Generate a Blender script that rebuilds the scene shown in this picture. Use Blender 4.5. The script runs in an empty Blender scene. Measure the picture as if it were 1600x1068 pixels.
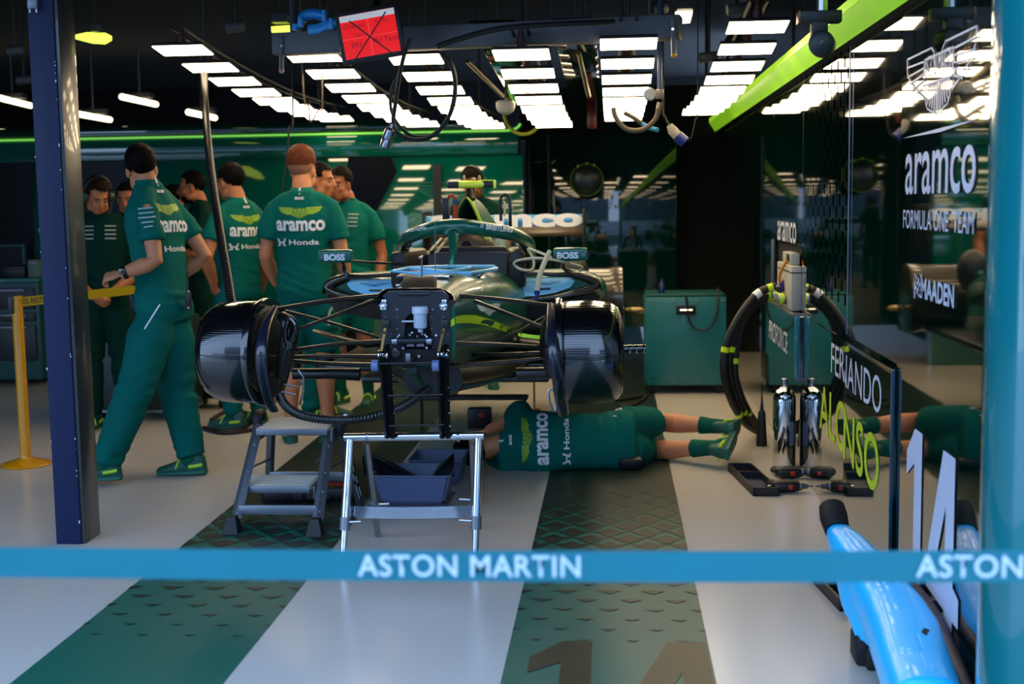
import bpy, bmesh, math, random
from math import sin, cos, pi, radians
from mathutils import Vector, Matrix, noise
from mathutils.bvhtree import BVHTree

V = Vector
random.seed(14)
SC = bpy.context.scene
COL = SC.collection

# ------------------------------------------------------------------ camera
CAM_YAW, CAM_PITCH, CAM_ROLL = 0.0803924, 0.1089168, 0.015
F_PX = 1990.0
cam_data = bpy.data.cameras.new('camera')
cam = bpy.data.objects.new('camera', cam_data)
COL.objects.link(cam)
SC.camera = cam
cam_data.sensor_width = 36.0
cam_data.lens = 36.0 * F_PX / 1600.0
cam_data.clip_start = 0.05
cam_data.clip_end = 200
cam_data.dof.use_dof = True
cam_data.dof.focus_distance = 5.5
cam_data.dof.aperture_fstop = 2.8
_f = V((-sin(CAM_YAW) * cos(CAM_PITCH), cos(CAM_YAW) * cos(CAM_PITCH), -sin(CAM_PITCH)))
_r0 = V((cos(CAM_YAW), sin(CAM_YAW), 0))
_u0 = _r0.cross(_f)
_r = _r0 * cos(CAM_ROLL) - _u0 * sin(CAM_ROLL)
_u = _r0 * sin(CAM_ROLL) + _u0 * cos(CAM_ROLL)
EYE = V((0, 0, 1.5))
cam.matrix_world = Matrix((
    (_r.x, _u.x, -_f.x, EYE.x), (_r.y, _u.y, -_f.y, EYE.y),
    (_r.z, _u.z, -_f.z, EYE.z), (0, 0, 0, 1)))


def at(px, py, Y):
    """point of the place seen at a spot of the photograph, Y metres down the garage"""
    d = _f * F_PX + _r * (px - 800) - _u * (py - 534)
    return EYE + d * (Y / d.y)


def fl(px, py, z=0.0):
    """the same, on a level z"""
    d = _f * F_PX + _r * (px - 800) - _u * (py - 534)
    return EYE + d * ((z - EYE.z) / d.z)


# ------------------------------------------------------------------ world, exposure
w = bpy.data.worlds.new('daylight')
SC.world = w
w.use_nodes = True
nt = w.node_tree
bg = nt.nodes['Background']
tc = nt.nodes.new('ShaderNodeTexCoord')
sep = nt.nodes.new('ShaderNodeSeparateXYZ')
ramp = nt.nodes.new('ShaderNodeValToRGB')
nt.links.new(tc.outputs['Generated'], sep.inputs[0])
nt.links.new(sep.outputs['Z'], ramp.inputs[0])
ramp.color_ramp.elements[0].position = 0.0
ramp.color_ramp.elements[0].color = (0.48, 0.68, 1.0, 1)
ramp.color_ramp.elements[1].position = 0.9
ramp.color_ramp.elements[1].color = (0.32, 0.55, 1.0, 1)
nt.links.new(ramp.outputs[0], bg.inputs['Color'])
bg.inputs['Strength'].default_value = 4.0
SC.view_settings.view_transform = 'Standard'
SC.view_settings.look = 'None'
SC.view_settings.exposure = 0.0
SC.view_settings.gamma = 1.0
SC.view_settings.use_curve_mapping = False
SC.cycles.use_denoising = True
SC.cycles.max_bounces = 8
SC.cycles.sample_clamp_indirect = 6.0
PANEL_POWER = 15.0          # light panels over the car

# ------------------------------------------------------------------ materials


def lin(h):
    h = h.lstrip('#')
    o = []
    for i in (0, 2, 4):
        c = int(h[i:i + 2], 16) / 255
        o.append(c / 12.92 if c <= 0.04045 else ((c + 0.055) / 1.055) ** 2.4)
    return (*o, 1.0)


MATS = {}


def mat(name, col, rough=0.5, metal=0.0, coat=0.0, ior=1.5, emit=0.0, vary=0.06, scale=6.0, bump=0.0, bscale=40.0,
        trans=0.0, stretch=None, ecol=None, spec=0.5):
    if name in MATS:
        return MATS[name]
    m = bpy.data.materials.new(name)
    MATS[name] = m
    m.use_nodes = True
    n, l = m.node_tree.nodes, m.node_tree.links
    b = n['Principled BSDF']
    c = lin(col)
    b.inputs['Roughness'].default_value = rough
    b.inputs['Metallic'].default_value = metal
    b.inputs['Coat Weight'].default_value = coat
    b.inputs['Coat Roughness'].default_value = 0.03
    b.inputs['IOR'].default_value = ior
    b.inputs['Specular IOR Level'].default_value = spec
    b.inputs['Transmission Weight'].default_value = trans
    t = n.new('ShaderNodeTexCoord')
    no = n.new('ShaderNodeTexNoise')
    no.inputs['Scale'].default_value = scale
    no.inputs['Detail'].default_value = 3
    l.new(t.outputs['Object'], no.inputs['Vector'])
    mx = n.new('ShaderNodeMix')
    mx.data_type = 'RGBA'
    mx.inputs['A'].default_value = tuple(x * (1 - vary) for x in c[:3]) + (1,)
    mx.inputs['B'].default_value = tuple(min(1, x * (1 + vary)) for x in c[:3]) + (1,)
    l.new(no.outputs['Fac'], mx.inputs['Factor'])
    l.new(mx.outputs['Result'], b.inputs['Base Color'])
    if emit:
        b.inputs['Emission Color'].default_value = lin(ecol or col)
        b.inputs['Emission Strength'].default_value = emit
    if bump:
        nb = n.new('ShaderNodeTexNoise')
        nb.inputs['Scale'].default_value = bscale
        nb.inputs['Detail'].default_value = 4
        if stretch:
            mp = n.new('ShaderNodeMapping')
            mp.inputs['Scale'].default_value = stretch
            l.new(t.outputs['Object'], mp.inputs['Vector'])
            l.new(mp.outputs[0], nb.inputs['Vector'])
        else:
            l.new(t.outputs['Object'], nb.inputs['Vector'])
        bp = n.new('ShaderNodeBump')
        bp.inputs['Strength'].default_value = bump
        bp.inputs['Distance'].default_value = 0.01
        l.new(nb.outputs['Fac'], bp.inputs['Height'])
        l.new(bp.outputs[0], b.inputs['Normal'])
    return m


M_black = mat('black plastic', '#0b0b0d', 0.45)
M_matt = mat('matt black', '#050506', 0.9)
M_rubber = mat('black rubber', '#0d0d0e', 0.6, bump=0.15, bscale=60)
M_carbon = mat('carbon fibre', '#08090b', 0.22, coat=1.0)
M_navy = mat('dark anodised plate', '#23262f', 0.42, metal=0.3)
M_chrome = mat('chrome', '#d8dce2', 0.06, metal=1.0)
M_steel = mat('brushed steel', '#9aa0a8', 0.28, metal=1.0)
M_alu = mat('grey aluminium', '#757b84', 0.4, metal=0.7)
M_gold = mat('gold bracket', '#8c7040', 0.35, metal=0.8)
M_bronze = mat('suspension carbon', '#1d1711', 0.36, coat=0.3)
M_white = mat('white print', '#e6e8ea', 0.5)
M_cream = mat('cream hose', '#cfc6a2', 0.45)
M_lime = mat('lime', '#b7d51c', 0.4)
M_limetag = mat('fluorescent tape', '#c4e415', 0.45)
M_green = mat('race green paint', '#055c48', 0.3, metal=0.1, coat=0.4)
M_blue = mat('light blue cover', '#86d4fa', 0.4, coat=0.2)
M_teal = mat('teal cabinet', '#0a6462', 0.4, coat=0.2)
M_red = mat('red plastic', '#b0140f', 0.4)
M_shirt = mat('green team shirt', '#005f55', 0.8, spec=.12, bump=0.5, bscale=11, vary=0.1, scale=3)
M_kit_shaded = mat('team kit in shade', '#012a23', 0.85, spec=.1, bump=0.25, bscale=9, vary=0.1, scale=3)  # team green darkened in the colour for the shade at the back
M_trouser = mat('green trousers', '#005a52', 0.85, spec=.12, bump=0.55, bscale=9, vary=0.1, scale=3)
M_skin = mat('skin', '#b06a3f', 0.55, vary=0.08, scale=14)
M_skin2 = mat('pale skin', '#c27d55', 0.55, vary=0.08, scale=14)
M_hair_dark = mat('dark hair', '#0b0705', 0.7, spec=.08, bump=0.6, bscale=90, stretch=(1, 1, .25))
M_hair_red = mat('auburn hair', '#5a2a12', 0.6, spec=.15, bump=0.8, bscale=90, stretch=(1, 1, .25))
M_hair_fade = mat('short cropped hair', '#9a6648', 0.7, bump=0.4, bscale=160)
M_sock = mat('green sock', '#05503f', 0.85, spec=.15, bump=0.3, bscale=80)
M_wing = mat('lime print', '#8fb51e', 0.5)
M_drum = None

# ------------------------------------------------------------------ mesh helpers


def rotm(e):
    if e is None:
        return Matrix.Identity(3)
    if isinstance(e, Matrix):
        return e.to_3x3()
    return (Matrix.Rotation(e[2], 3, 'Z') @ Matrix.Rotation(e[1], 3, 'Y') @ Matrix.Rotation(e[0], 3, 'X'))


def frame(d, up=V((0, 0, 1))):
    d = V(d).normalized()
    if abs(d.dot(up)) > 0.98:
        up = V((0, 1, 0)) if abs(d.y) < 0.9 else V((1, 0, 0))
    a = d.cross(up).normalized()
    return a, a.cross(d).normalized(), d


class G:
    """collects shapes in world coordinates; becomes ONE mesh"""

    def __init__(s):
        s.bm = bmesh.new()

    def quad(s, *p):
        return s.bm.faces.new([s.bm.verts.new(V(q)) for q in p])

    def rings(s, R, cap=True, closed=False):
        vs = [[s.bm.verts.new(V(p)) for p in r] for r in R]
        n = len(vs[0])
        m = len(vs)
        for i in range(m if closed else m - 1):
            a, b = vs[i], vs[(i + 1) % m]
            for k in range(n):
                j = (k + 1) % n
                s.bm.faces.new((a[k], a[j], b[j], b[k]))
        if cap and not closed:
            s.bm.faces.new(vs[0][::-1])
            s.bm.faces.new(vs[-1])
        return s

    def box(s, c, size, rot=None, bev=0.0, seg=2):
        m = rotm(rot)
        c = V(c)
        h = V(size) / 2
        t = bmesh.new()
        bmesh.ops.create_cube(t, size=1)
        for v in t.verts:
            v.co = V((v.co.x * size[0], v.co.y * size[1], v.co.z * size[2]))
        if bev:
            bmesh.ops.bevel(t, geom=t.edges[:], offset=min(bev, min(size) * .45), segments=seg, affect='EDGES', profile=0.5)
        for v in t.verts:
            v.co = m @ v.co + c
        s.merge(t)
        return s

    def merge(s, t):
        mp = {v: s.bm.verts.new(v.co) for v in t.verts}
        for f in t.faces:
            try:
                s.bm.faces.new([mp[v] for v in f.verts])
            except ValueError:
                pass
        t.free()

    def tube(s, pts, r, seg=10, closed=False, flat=1.0, up=None, smooth=0, cap=True):
        """round tube through pts; r number or list; flat squashes along the frame's up"""
        pts = [V(p) for p in pts]
        if not isinstance(r, (list, tuple)):
            r = [r] * len(pts)
        if smooth:
            pts, r = spline(pts, r, smooth, closed)
        R = []
        n = len(pts)
        pa = None
        for i in range(n):
            if closed:
                d = pts[(i + 1) % n] - pts[i - 1]
            else:
                d = pts[min(i + 1, n - 1)] - pts[max(i - 1, 0)]
            d.normalize()
            if up is not None:
                a, b, d = frame(d, V(up))
            elif pa is None:
                a, b, d = frame(d)
            else:
                a = (pa - d * pa.dot(d)).normalized()
                b = a.cross(d).normalized()
            pa = a
            R.append([pts[i] + a * cos(2 * pi * k / seg) * r[i] + b * sin(2 * pi * k / seg) * r[i] * flat for k in range(seg)])
        s.rings(R, cap=cap, closed=closed)
        return s

    def lathe(s, prof, o, axis=(0, 0, 1), seg=32, cap=True):
        a, b, d = frame(axis)
        o = V(o)
        s.rings([[o + d * h + (a * cos(2 * pi * k / seg) + b * sin(2 * pi * k / seg)) * max(r, 1e-4) for k in range(seg)] for r, h in prof], cap=cap)
        return s

    def prism(s, poly, o, u, v, depth):
        """poly in the u,v plane at o, pushed by vector depth"""
        o, u, v, dp = V(o), V(u), V(v), V(depth)
        a = [o + u * x + v * y for x, y in poly]
        va = [s.bm.verts.new(p) for p in a]
        vb = [s.bm.verts.new(p + dp) for p in a]
        s.bm.faces.new(va)
        s.bm.faces.new(vb[::-1])
        n = len(a)
        for i in range(n):
            j = (i + 1) % n
            s.bm.faces.new((va[j], va[i], vb[i], vb[j]))
        return s

    def ell(s, c, r, rot=None, seg=18, rings=12):
        t = bmesh.new()
        bmesh.ops.create_uvsphere(t, u_segments=seg, v_segments=rings, radius=1)
        m = rotm(rot)
        c = V(c)
        if not hasattr(r, '__len__'):
            r = (r, r, r)
        for v in t.verts:
            v.co = m @ V((v.co.x * r[0], v.co.y * r[1], v.co.z * r[2])) + c
        s.merge(t)
        return s

    def bolt(s, c, d, r=0.006, h=0.006):
        a, b, dd = frame(d)
        s.lathe([(r, 0), (r, h * .7), (r * .75, h)], c, d, seg=8)
        return s


def spline(pts, r, k, closed=False):
    P, Q = [], []
    n = len(pts)
    for i in range(n if closed else n - 1):
        g = (lambda j: pts[j % n]) if closed else (lambda j: pts[max(0, min(n - 1, j))])
        p0, p1, p2, p3 = g(i - 1), g(i), g(i + 1), g(i + 2)
        r1, r2 = r[i], r[(i + 1) % n]
        for q in range(k):
            t = q / k
            P.append(0.5 * ((2 * p1) + (p2 - p0) * t + (2 * p0 - 5 * p1 + 4 * p2 - p3) * t * t + (3 * p1 - p0 - 3 * p2 + p3) * t ** 3))
            Q.append(r1 + (r2 - r1) * t)
    if not closed:
        P.append(pts[-1])
        Q.append(r[-1])
    return P, Q


def thing(name, label, cat, loc, group=None):
    o = bpy.data.objects.new(name, None)
    COL.objects.link(o)
    o.empty_display_size = 0.1
    o.location = V(loc)
    o['label'] = label
    o['category'] = cat
    if group:
        o['group'] = group
    return o


def rootpos(o):
    p = V((0, 0, 0))
    while o is not None:
        p += o.location
        o = o.parent
    return p


def obj(name, g, m, parent=None, smooth=40, label=None, cat=None, group=None, kind=None, fix=True):
    me = bpy.data.meshes.new(name)
    bm = g.bm if isinstance(g, G) else g
    if fix:
        bmesh.ops.recalc_face_normals(bm, faces=bm.faces[:])
    if parent is not None:
        off = rootpos(parent)
    else:
        xs = [v.co for v in bm.verts]
        off = V(((min(p.x for p in xs) + max(p.x for p in xs)) / 2, (min(p.y for p in xs) + max(p.y for p in xs)) / 2, min(p.z for p in xs)))
    for v in bm.verts:
        v.co -= off
    bm.to_mesh(me)
    bm.free()
    for x in (m if isinstance(m, (list, tuple)) else [m]):
        me.materials.append(x)
    if smooth:
        me.polygons.foreach_set('use_smooth', [True] * len(me.polygons))
        me.set_sharp_from_angle(angle=radians(smooth))
    o = bpy.data.objects.new(name, me)
    COL.objects.link(o)
    if parent is not None:
        o.parent = parent
    else:
        o.location = off
    if label:
        o['label'] = label
    if cat:
        o['category'] = cat
    if group:
        o['group'] = group
    if kind:
        o['kind'] = kind
    return o


def struct(name, g, m, parent=None, smooth=40):
    return obj(name, g, m, parent, smooth, kind='structure' if parent is None else None)


def remesh(g, voxel, iters=6, fac=0.5):
    """one smooth continuous skin round overlapping volumes"""
    bmesh.ops.recalc_face_normals(g.bm, faces=g.bm.faces[:])
    me = bpy.data.meshes.new('tmp')
    g.bm.to_mesh(me)
    g.bm.free()
    o = bpy.data.objects.new('tmp', me)
    COL.objects.link(o)
    md = o.modifiers.new('r', 'REMESH')
    md.mode = 'VOXEL'
    md.voxel_size = voxel
    if iters:
        sm = o.modifiers.new('s', 'SMOOTH')
        sm.iterations = iters
        sm.factor = fac
    dg = bpy.context.evaluated_depsgraph_get()
    ev = o.evaluated_get(dg)
    m2 = ev.to_mesh()
    r = G()
    r.bm.from_mesh(m2)
    ev.to_mesh_clear()
    bpy.data.objects.remove(o)
    bpy.data.meshes.remove(me)
    return r


def bvh_of(g):
    return BVHTree.FromBMesh(g.bm)


def text_bm(s, bold=0.0, sx=1.0, shear=0.0, space=1.0):
    """filled letters, height of a capital 1, centred at 0,0"""
    c = bpy.data.curves.new('t', 'FONT')
    c.body = s
    c.size = 1.0
    c.offset = bold
    c.shear = shear
    c.space_character = space
    c.resolution_u = 4
    c.fill_mode = 'FRONT'
    o = bpy.data.objects.new('t', c)
    COL.objects.link(o)
    dg = bpy.context.evaluated_depsgraph_get()
    me = o.evaluated_get(dg).to_mesh()
    bm = bmesh.new()
    bm.from_mesh(me)
    o.evaluated_get(dg).to_mesh_clear()
    bpy.data.objects.remove(o)
    bpy.data.curves.remove(c)
    bmesh.ops.remove_doubles(bm, verts=bm.verts[:], dist=1e-5)
    xs = [v.co.x for v in bm.verts]
    ys = [v.co.y for v in bm.verts]
    cx, cy = (min(xs) + max(xs)) / 2, (min(ys) + max(ys)) / 2
    for v in bm.verts:
        v.co = V(((v.co.x - cx), (v.co.y - cy), 0))
    return bm, max(xs) - min(xs), max(ys) - min(ys)


def conform(bm, o, u, v, bvh=None, d=None, lift=0.002, fine=0.02):
    """lay a flat u,v drawing on the plane at o, or cast it along d onto a surface"""
    o, u, v = V(o), V(u), V(v)
    for q in bm.verts:
        q.co = o + u * q.co.x + v * q.co.y
    if bvh is not None:
        bmesh.ops.triangulate(bm, faces=bm.faces[:])
        for _ in range(4):
            e = [x for x in bm.edges if x.calc_length() > fine]
            if not e:
                break
            bmesh.ops.subdivide_edges(bm, edges=e, cuts=1)
            bmesh.ops.triangulate(bm, faces=[f for f in bm.faces if len(f.verts) > 3])
        d = V(d).normalized()
        for q in bm.verts:
            h = bvh.ray_cast(q.co - d * 0.5, d)
            if h[0] is None:
                h = bvh.find_nearest(q.co)
            if h[0] is not None:
                q.co = h[0] - d * lift
    return bm


def letters(name, s, m, parent, o, u, v, w=None, h=None, bold=0.0, shear=0.0, space=1.0, bvh=None, d=None, lift=0.002, fine=0.02, rest=None):
    """lettering s centred at o, w wide and h high along unit vectors u, v"""
    bm, tw, th = text_bm(s, bold, 1, shear, space)
    u, v = V(u).normalized(), V(v).normalized()
    su = (w / tw) if w else (h / th)
    sv = (h / th) if h else su
    conform(bm, o, u * su, v * sv, bvh, d, lift, fine)
    return obj(name, bm, m, parent, smooth=0, fix=False)


def strokes(L, wd):
    """flat thick lines in 2D"""
    bm = bmesh.new()
    for ln in L:
        for (x0, y0), (x1, y1) in zip(ln[:-1], ln[1:]):
            dx, dy = x1 - x0, y1 - y0
            n = math.hypot(dx, dy) or 1e-6
            ex, ey = dx / n * wd / 2, dy / n * wd / 2
            px, py = -dy / n * wd / 2, dx / n * wd / 2
            bm.faces.new([bm.verts.new((a, b, 0)) for a, b in ((x0 - ex + px, y0 - ey + py), (x0 - ex - px, y0 - ey - py), (x1 + ex - px, y1 + ey - py), (x1 + ex + px, y1 + ey + py))])
    return bm


def wings_bm(style='line', wd=0.018):
    """winged badge, 2 wide: line drawing or filled feathers"""
    if style == 'line':
        L = []
        for sg in (-1, 1):
            P = lambda *a: [(sg * x, y) for x, y in a]
            L += [P((.12, .33), (.2, .42), (1.0, .42), (.98, .2), (.86, 0), (.6, -.2), (.38, -.33), (.3, -.5), (.02, -.62)),
                  P((.12, .33), (.12, .28)), P((.42, .26), (1.0, .28)), P((.42, .16), (.97, .12)), P((.42, .06), (.91, .0)), P((.42, -.03), (.80, -.12)), P((.40, -.10), (.66, -.21))]
            for k in range(7):
                x = .02 + k * .05
                L.append(P((x, -.14), (x * .9 + .01 + k * .02, -.6 + k * .045)))
        L += [[(-.42, .28), (.42, .28), (.42, -.12), (-.42, -.12), (-.42, .28)]]
        return strokes(L, wd)
    bm = bmesh.new()

    def pf(*a):
        bm.faces.new([bm.verts.new((x, y, 0)) for x, y in a])
    for sg in (-1, 1):
        T = [(.30, .40, 1.0, .30), (.30, .27, .96, .14), (.30, .15, .90, .0), (.30, .03, .80, -.12), (.30, -.08, .66, -.22)]
        for x0, y0, x1, y1 in T:
            pf((sg * x0, y0), (sg * x1, y1 + .11), (sg * (x1 - .02), y1), (sg * x0, y0 - .1))
        for k in range(5):
            x = .02 + k * .06
            pf((sg * x, -.13), (sg * (x + .045), -.13), (sg * (x + .05 + k * .014), -.52 + k * .06), (sg * (x + .005 + k * .014), -.54 + k * .06))
    pf((-.27, .3), (.27, .3), (.27, .22), (-.27, .22))
    pf((-.27, -.02), (.27, -.02), (.27, -.1), (-.27, -.1))
    pf((-.27, .19), (-.12, .19), (-.12, .02), (-.27, .02))
    pf((-.08, .19), (.08, .19), (.08, .02), (-.08, .02))
    pf((.12, .19), (.27, .19), (.27, .02), (.12, .02))
    return bm


def badge(name, m, parent, o, u, v, w, h, style='line', wd=0.03, bvh=None, d=None, lift=0.002):
    bm = wings_bm(style, wd)
    conform(bm, o, V(u).normalized() * w / 2, V(v).normalized() * h / 1.05, bvh, d, lift)
    return obj(name, bm, m, parent, smooth=0, fix=False)


ORD = ['first', 'second', 'third', 'fourth', 'fifth', 'sixth', 'seventh', 'eighth', 'ninth', 'tenth']

# ================================================================== THE ROOM
def wx(px, py, X):
    """seen spot on the wall plane x = X"""
    d = _f * F_PX + _r * (px - 800) - _u * (py - 534)
    return EYE + d * ((X - EYE.x) / d.x)


M_floor = mat('pale epoxy floor', '#bdb5ab', 0.24, vary=0.05, scale=1.2, bump=0.02, bscale=3, spec=.4)
M_stripe = mat('green floor stripe', '#0d5a4a', 0.4, vary=0.05, scale=2, spec=.3)
M_stripedark = mat('dark stripe print', '#15261d', 0.4, spec=.3)
M_wallgloss = mat('glossy dark green panel', '#021710', 0.03, coat=1.0, ior=1.9, vary=0.03)
M_backgreen = mat('glossy green partition', '#00584a', 0.06, coat=1.0, vary=0.05, scale=1)
M_backdark = mat('dark green partition', '#012d26', 0.05, coat=1.0, vary=0.05, scale=1)
M_ceil = mat('black ceiling', '#040405', 0.9)
M_asphalt = mat('asphalt', '#252527', 0.9)
M_column = mat('navy painted steel', '#141f40', 0.5, spec=.25, vary=0.15, scale=9)
M_tealgloss = mat('teal lacquer', '#0e6f76', 0.15, coat=1.0)
M_led = mat('green light strip', '#7ad452', 0.4, emit=.85)
M_ledwall = mat('lime light strip', '#a6e02c', 0.4, emit=0.75, ecol='#a2de28')
M_ledwall2 = mat('lime strip lower face', '#8fcf22', 0.4, emit=0.5, ecol='#8fd022')
M_print = mat('pale wall print', '#c9cfe2', 0.4)
M_printdim = mat('faded wall print', '#3f7d6c', 0.4)

g = G()
g.quad((-9, .6, 0), (1.4, .6, 0), (1.4, 17, 0), (-9, 17, 0))
floor = struct('floor', g, M_floor, smooth=0)
g = G()
g.quad((-30, -25, -.015), (30, -25, -.015), (30, .6, -.015), (-30, .6, -.015))
struct('ground', g, M_asphalt, smooth=0)

for x0, x1 in ((-1.925, -1.24), (-.362, .312)):
    g = G()
    g.quad((x0, .6, .002), (x1, .6, .002), (x1, 16, .002), (x0, 16, .002))
    s = obj('stripe', g, M_stripe, floor, smooth=0)
    g = G()                                     # halftone of growing triangles
    n, yy, row = 4, 4.25, 0
    wd = (x1 - x0) / n
    while yy < 6.85:
        t = min(1.0, max(0.0, (yy - 4.3) / 1.25))
        sz = .3 + .7 * t
        for k in range(n + (row % 2)):
            cx = x0 + (k + (.5 if row % 2 == 0 else 0)) * wd
            h = .112 * min(1, sz ** 1.6 * 1.0)
            a, b = max(x0, cx - wd / 2 * sz), min(x1, cx + wd / 2 * sz)
            g.bm.faces.new([g.bm.verts.new(p) for p in ((a, yy, .004), (min(max(cx, x0), x1), yy - h, .004), (b, yy, .004))])
        if yy > 4.95:
            s2 = max(.05, min(1, (yy - 4.9) / 1.85))
            for k in range(n + 1 - (row % 2)):
                cx = x0 + (k + (0 if row % 2 == 0 else .5)) * wd
                a, b = max(x0, cx - wd / 2 * s2), min(x1, cx + wd / 2 * s2)
                g.bm.faces.new([g.bm.verts.new(p) for p in ((a, yy - .112, .0045), (b, yy - .112, .0045), (min(max(cx, x0), x1), yy - .112 + .112 * s2, .0045))])
        yy += .112
        row += 1
    g.quad((x0, 6.74, .0035), (x1, 6.74, .0035), (x1, 16, .0035), (x0, 16, .0035))
    obj('stripe_pattern', g, M_stripedark, floor, smooth=0)

DIG1 = [[(0, .68), (.0, .80), (.24, 1.0), (.40, 1.0), (.40, .0), (.22, .0), (.22, .82)]]


def digits(o, u, v, w, h, m, parent, name='number', wd=.16):
    bm = bmesh.new()
    for p in ([(0, .70), (.0, .84), (.17, 1.0), (.33, 1.0), (.33, 0.0), (.17, .06), (.17, .80)],
              [(.46, .34), (.62, .34), (.80, .72), (.80, 1.0), (.74, 1.0)], [(.80, .34), (.95, .34), (.95, 1.0), (.80, 1.0)],
              [(.46, .19), (1.05, .16), (1.05, .31), (.95, .34), (.80, .34), (.62, .34), (.46, .34)], [(.80, .02), (.95, -.03), (.95, .165), (.80, .173)]):
        bm.faces.new([bm.verts.new((x - .5, y - .5, 0)) for x, y in p])
    conform(bm, o, V(u) * w, V(v) * h)
    return obj(name, bm, m, parent, smooth=0, fix=False)


digits((.025, 3.73, .005), (1, 0, 0), (0, 1, 0), .62, 1.0, M_stripedark, floor, 'stripe_number')

# ---- right wall: glossy panels on a dark frame
g = G()
g.box((1.16, 8, 1.5), (.2, 9.4, 3.0))
wall_r = struct('wall_right', g, M_ceil, smooth=0)


def panel(name, y0, y1, z0, z1, X, tilt=0.0, m=None, th=.03):
    g = G()
    g.box(((X + X + th) / 2, (y0 + y1) / 2, (z0 + z1) / 2), (th, y1 - y0 - .008, z1 - z0 - .004), (0, 0, tilt), .002, 1)
    return obj(name, g, m or M_wallgloss, wall_r, smooth=0)


panel('upper_panel', 3.45, 4.66, 0, 2.75, 1.018, .0018)
panel('upper_panel', 4.66, 5.62, .8, 2.75, 1.025, -.0012)
slot_panel = panel('slotted_panel', 5.62, 7.05, .86, 2.75, 1.025, .0015)
panel('upper_panel', 7.05, 8.35, 1.24, 2.75, 1.025, 0)
panel('upper_panel', 8.35, 10.2, .86, 2.75, 1.025, .001)
panel('upper_panel', 10.2, 12.6, 0, 2.75, 1.03, -.001)
panel('lower_panel', 8.35, 10.2, 0, .86, 1.025, 0)
panel('name_board', 4.66, 5.60, 0, .885, 1.0, .0)
panel('name_board', 5.60, 7.02, 0, .875, 1.02, .0)
pf = panel('low_cabinet_front', 7.02, 8.35, .50, .86, .985, .0, th=.05)
panel('lower_panel', 7.02, 8.35, 0, .50, 1.022, 0)
g = G()
g.box((1.0, 7.7, .863), (.06, 1.33, .012))
g.box((.985, 7.7, .871), (.012, 1.33, .006))
obj('ledge', g, M_alu, wall_r)
g = G()
g.box((.995, 7.012, .69), (.028, .012, .34), bev=.003)
obj('edge_strip', g, M_tealgloss, wall_r)
g = G()
g.box((1.022, 8.3, 1.05), (.02, .02, .38), bev=.002)
obj('recess_edge', g, M_alu, wall_r)
g = G()
for X, y, z0, z1 in ((1.018, 5.62, .9, 2.7), (1.02, 4.66, .9, 2.7), (1.017, 5.70, .9, 2.7), (.994, 5.6, .0, .88), (1.018, 7.05, 1.25, 2.7)):
    g.box((X + .0075, y, (z0 + z1) / 2), (.003, .002, z1 - z0))
obj('panel_seam', g, M_steel, wall_r, smooth=0)
g = G()
for y, X in ((4.656, .999),):
    g.box((X + .006, y, .44), (.012, .007, .88), bev=.002)
obj('board_edge', g, mat('petrol edge trim', '#0b3a4c', .25, coat=.5), wall_r)
g = G()
random.seed(3)
for c in range(15):
    for k in range(12):
        y = 5.75 + c * .085
        z = 1.05 + k * .11 + (c % 2) * .055
        g.box((1.0245, y, z), (.002, .012, .05))
obj('slot', g, mat('slot shadow', '#000302', 1.0, spec=0.0), wall_r, smooth=0)['kind'] = 'stuff'

uY = V((0, -1, 0))
uZ = V((0, 0, 1))


def wall_text(name, s, m, pl, pr, top, bot, X, bold=0, shear=0, space=1.0):
    a, b = wx(pl, 400, X), wx(pr, 400, X)
    yl, yr = a.y, b.y
    cx = (pl + pr) / 2
    y = (yl + yr) / 2
    d = X / y
    z1, z0 = 1.5 + (wx(cx, top, X).z - 1.5), wx(cx, bot, X).z
    return letters(name, s, m, wall_r, (X - .002, y, (z0 + z1) / 2), uY, uZ, w=yl - yr, h=z1 - z0, bold=bold, shear=shear, space=space)


XW = 1.016
badge('winged_badge', M_print, wall_r, (XW - .002, (wx(1418, 110, XW).y + wx(1526, 110, XW).y) / 2, wx(1470, 112, XW).z), uY, uZ,
      wx(1418, 110, XW).y - wx(1526, 110, XW).y, .215, 'line', .028)
yc = (wx(1448, 110, XW).y + wx(1490, 110, XW).y) / 2
letters('lettering', 'ASTON MARTIN', M_print, wall_r, (XW - .003, yc + .01, wx(1467, 112, XW).z + .028), uY, uZ, w=.35, h=.066, bold=.01)
g = G()
g.quad((XW - .002, wx(1411, 200, XW).y, wx(1411, 216, XW).z), (XW - .002, wx(1470, 200, XW).y, wx(1470, 206, XW).z), (XW - .002, wx(1527, 200, XW).y, wx(1527, 186, XW).z), (XW - .002, wx(1470, 200, XW).y, wx(1470, 200, XW).z))
obj('swoosh', g, M_print, wall_r, smooth=0)
wall_text('lettering', 'aramco', M_print, 1413, 1522, 233, 303, XW, bold=.008, space=1.0)
wall_text('lettering', 'FORMULA ONE  TEAM', M_print, 1411, 1521, 329, 361, XW, bold=.004)
wall_text('lettering', 'MAADEN', M_print, 1441, 1493, 440, 474, XW, bold=.03)
bm = strokes([[(-.5, -.5), (-.5, .3), (-.3, .5), (-.1, .3), (-.1, -.3)], [(.1, .3), (.1, -.3), (.3, -.5), (.5, -.3), (.5, .5)], [(-.3, -.1), (.3, .1)]], .16)
conform(bm, (XW - .002, wx(1435, 450, XW).y, wx(1435, 447, XW).z), uY * .09, uZ * .075)
obj('emblem', bm, M_print, wall_r, smooth=0, fix=False)
wall_text('lettering', 'aramco', M_print, 1215, 1244, 346, 378, 1.023, bold=.008, space=1.0)
wall_text('lettering', 'PROFORCE', M_print, 1203, 1232, 510, 542, .985, bold=.01)
y1, y0 = wx(1418, 700, XW).y, wx(1499, 700, XW).y
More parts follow.
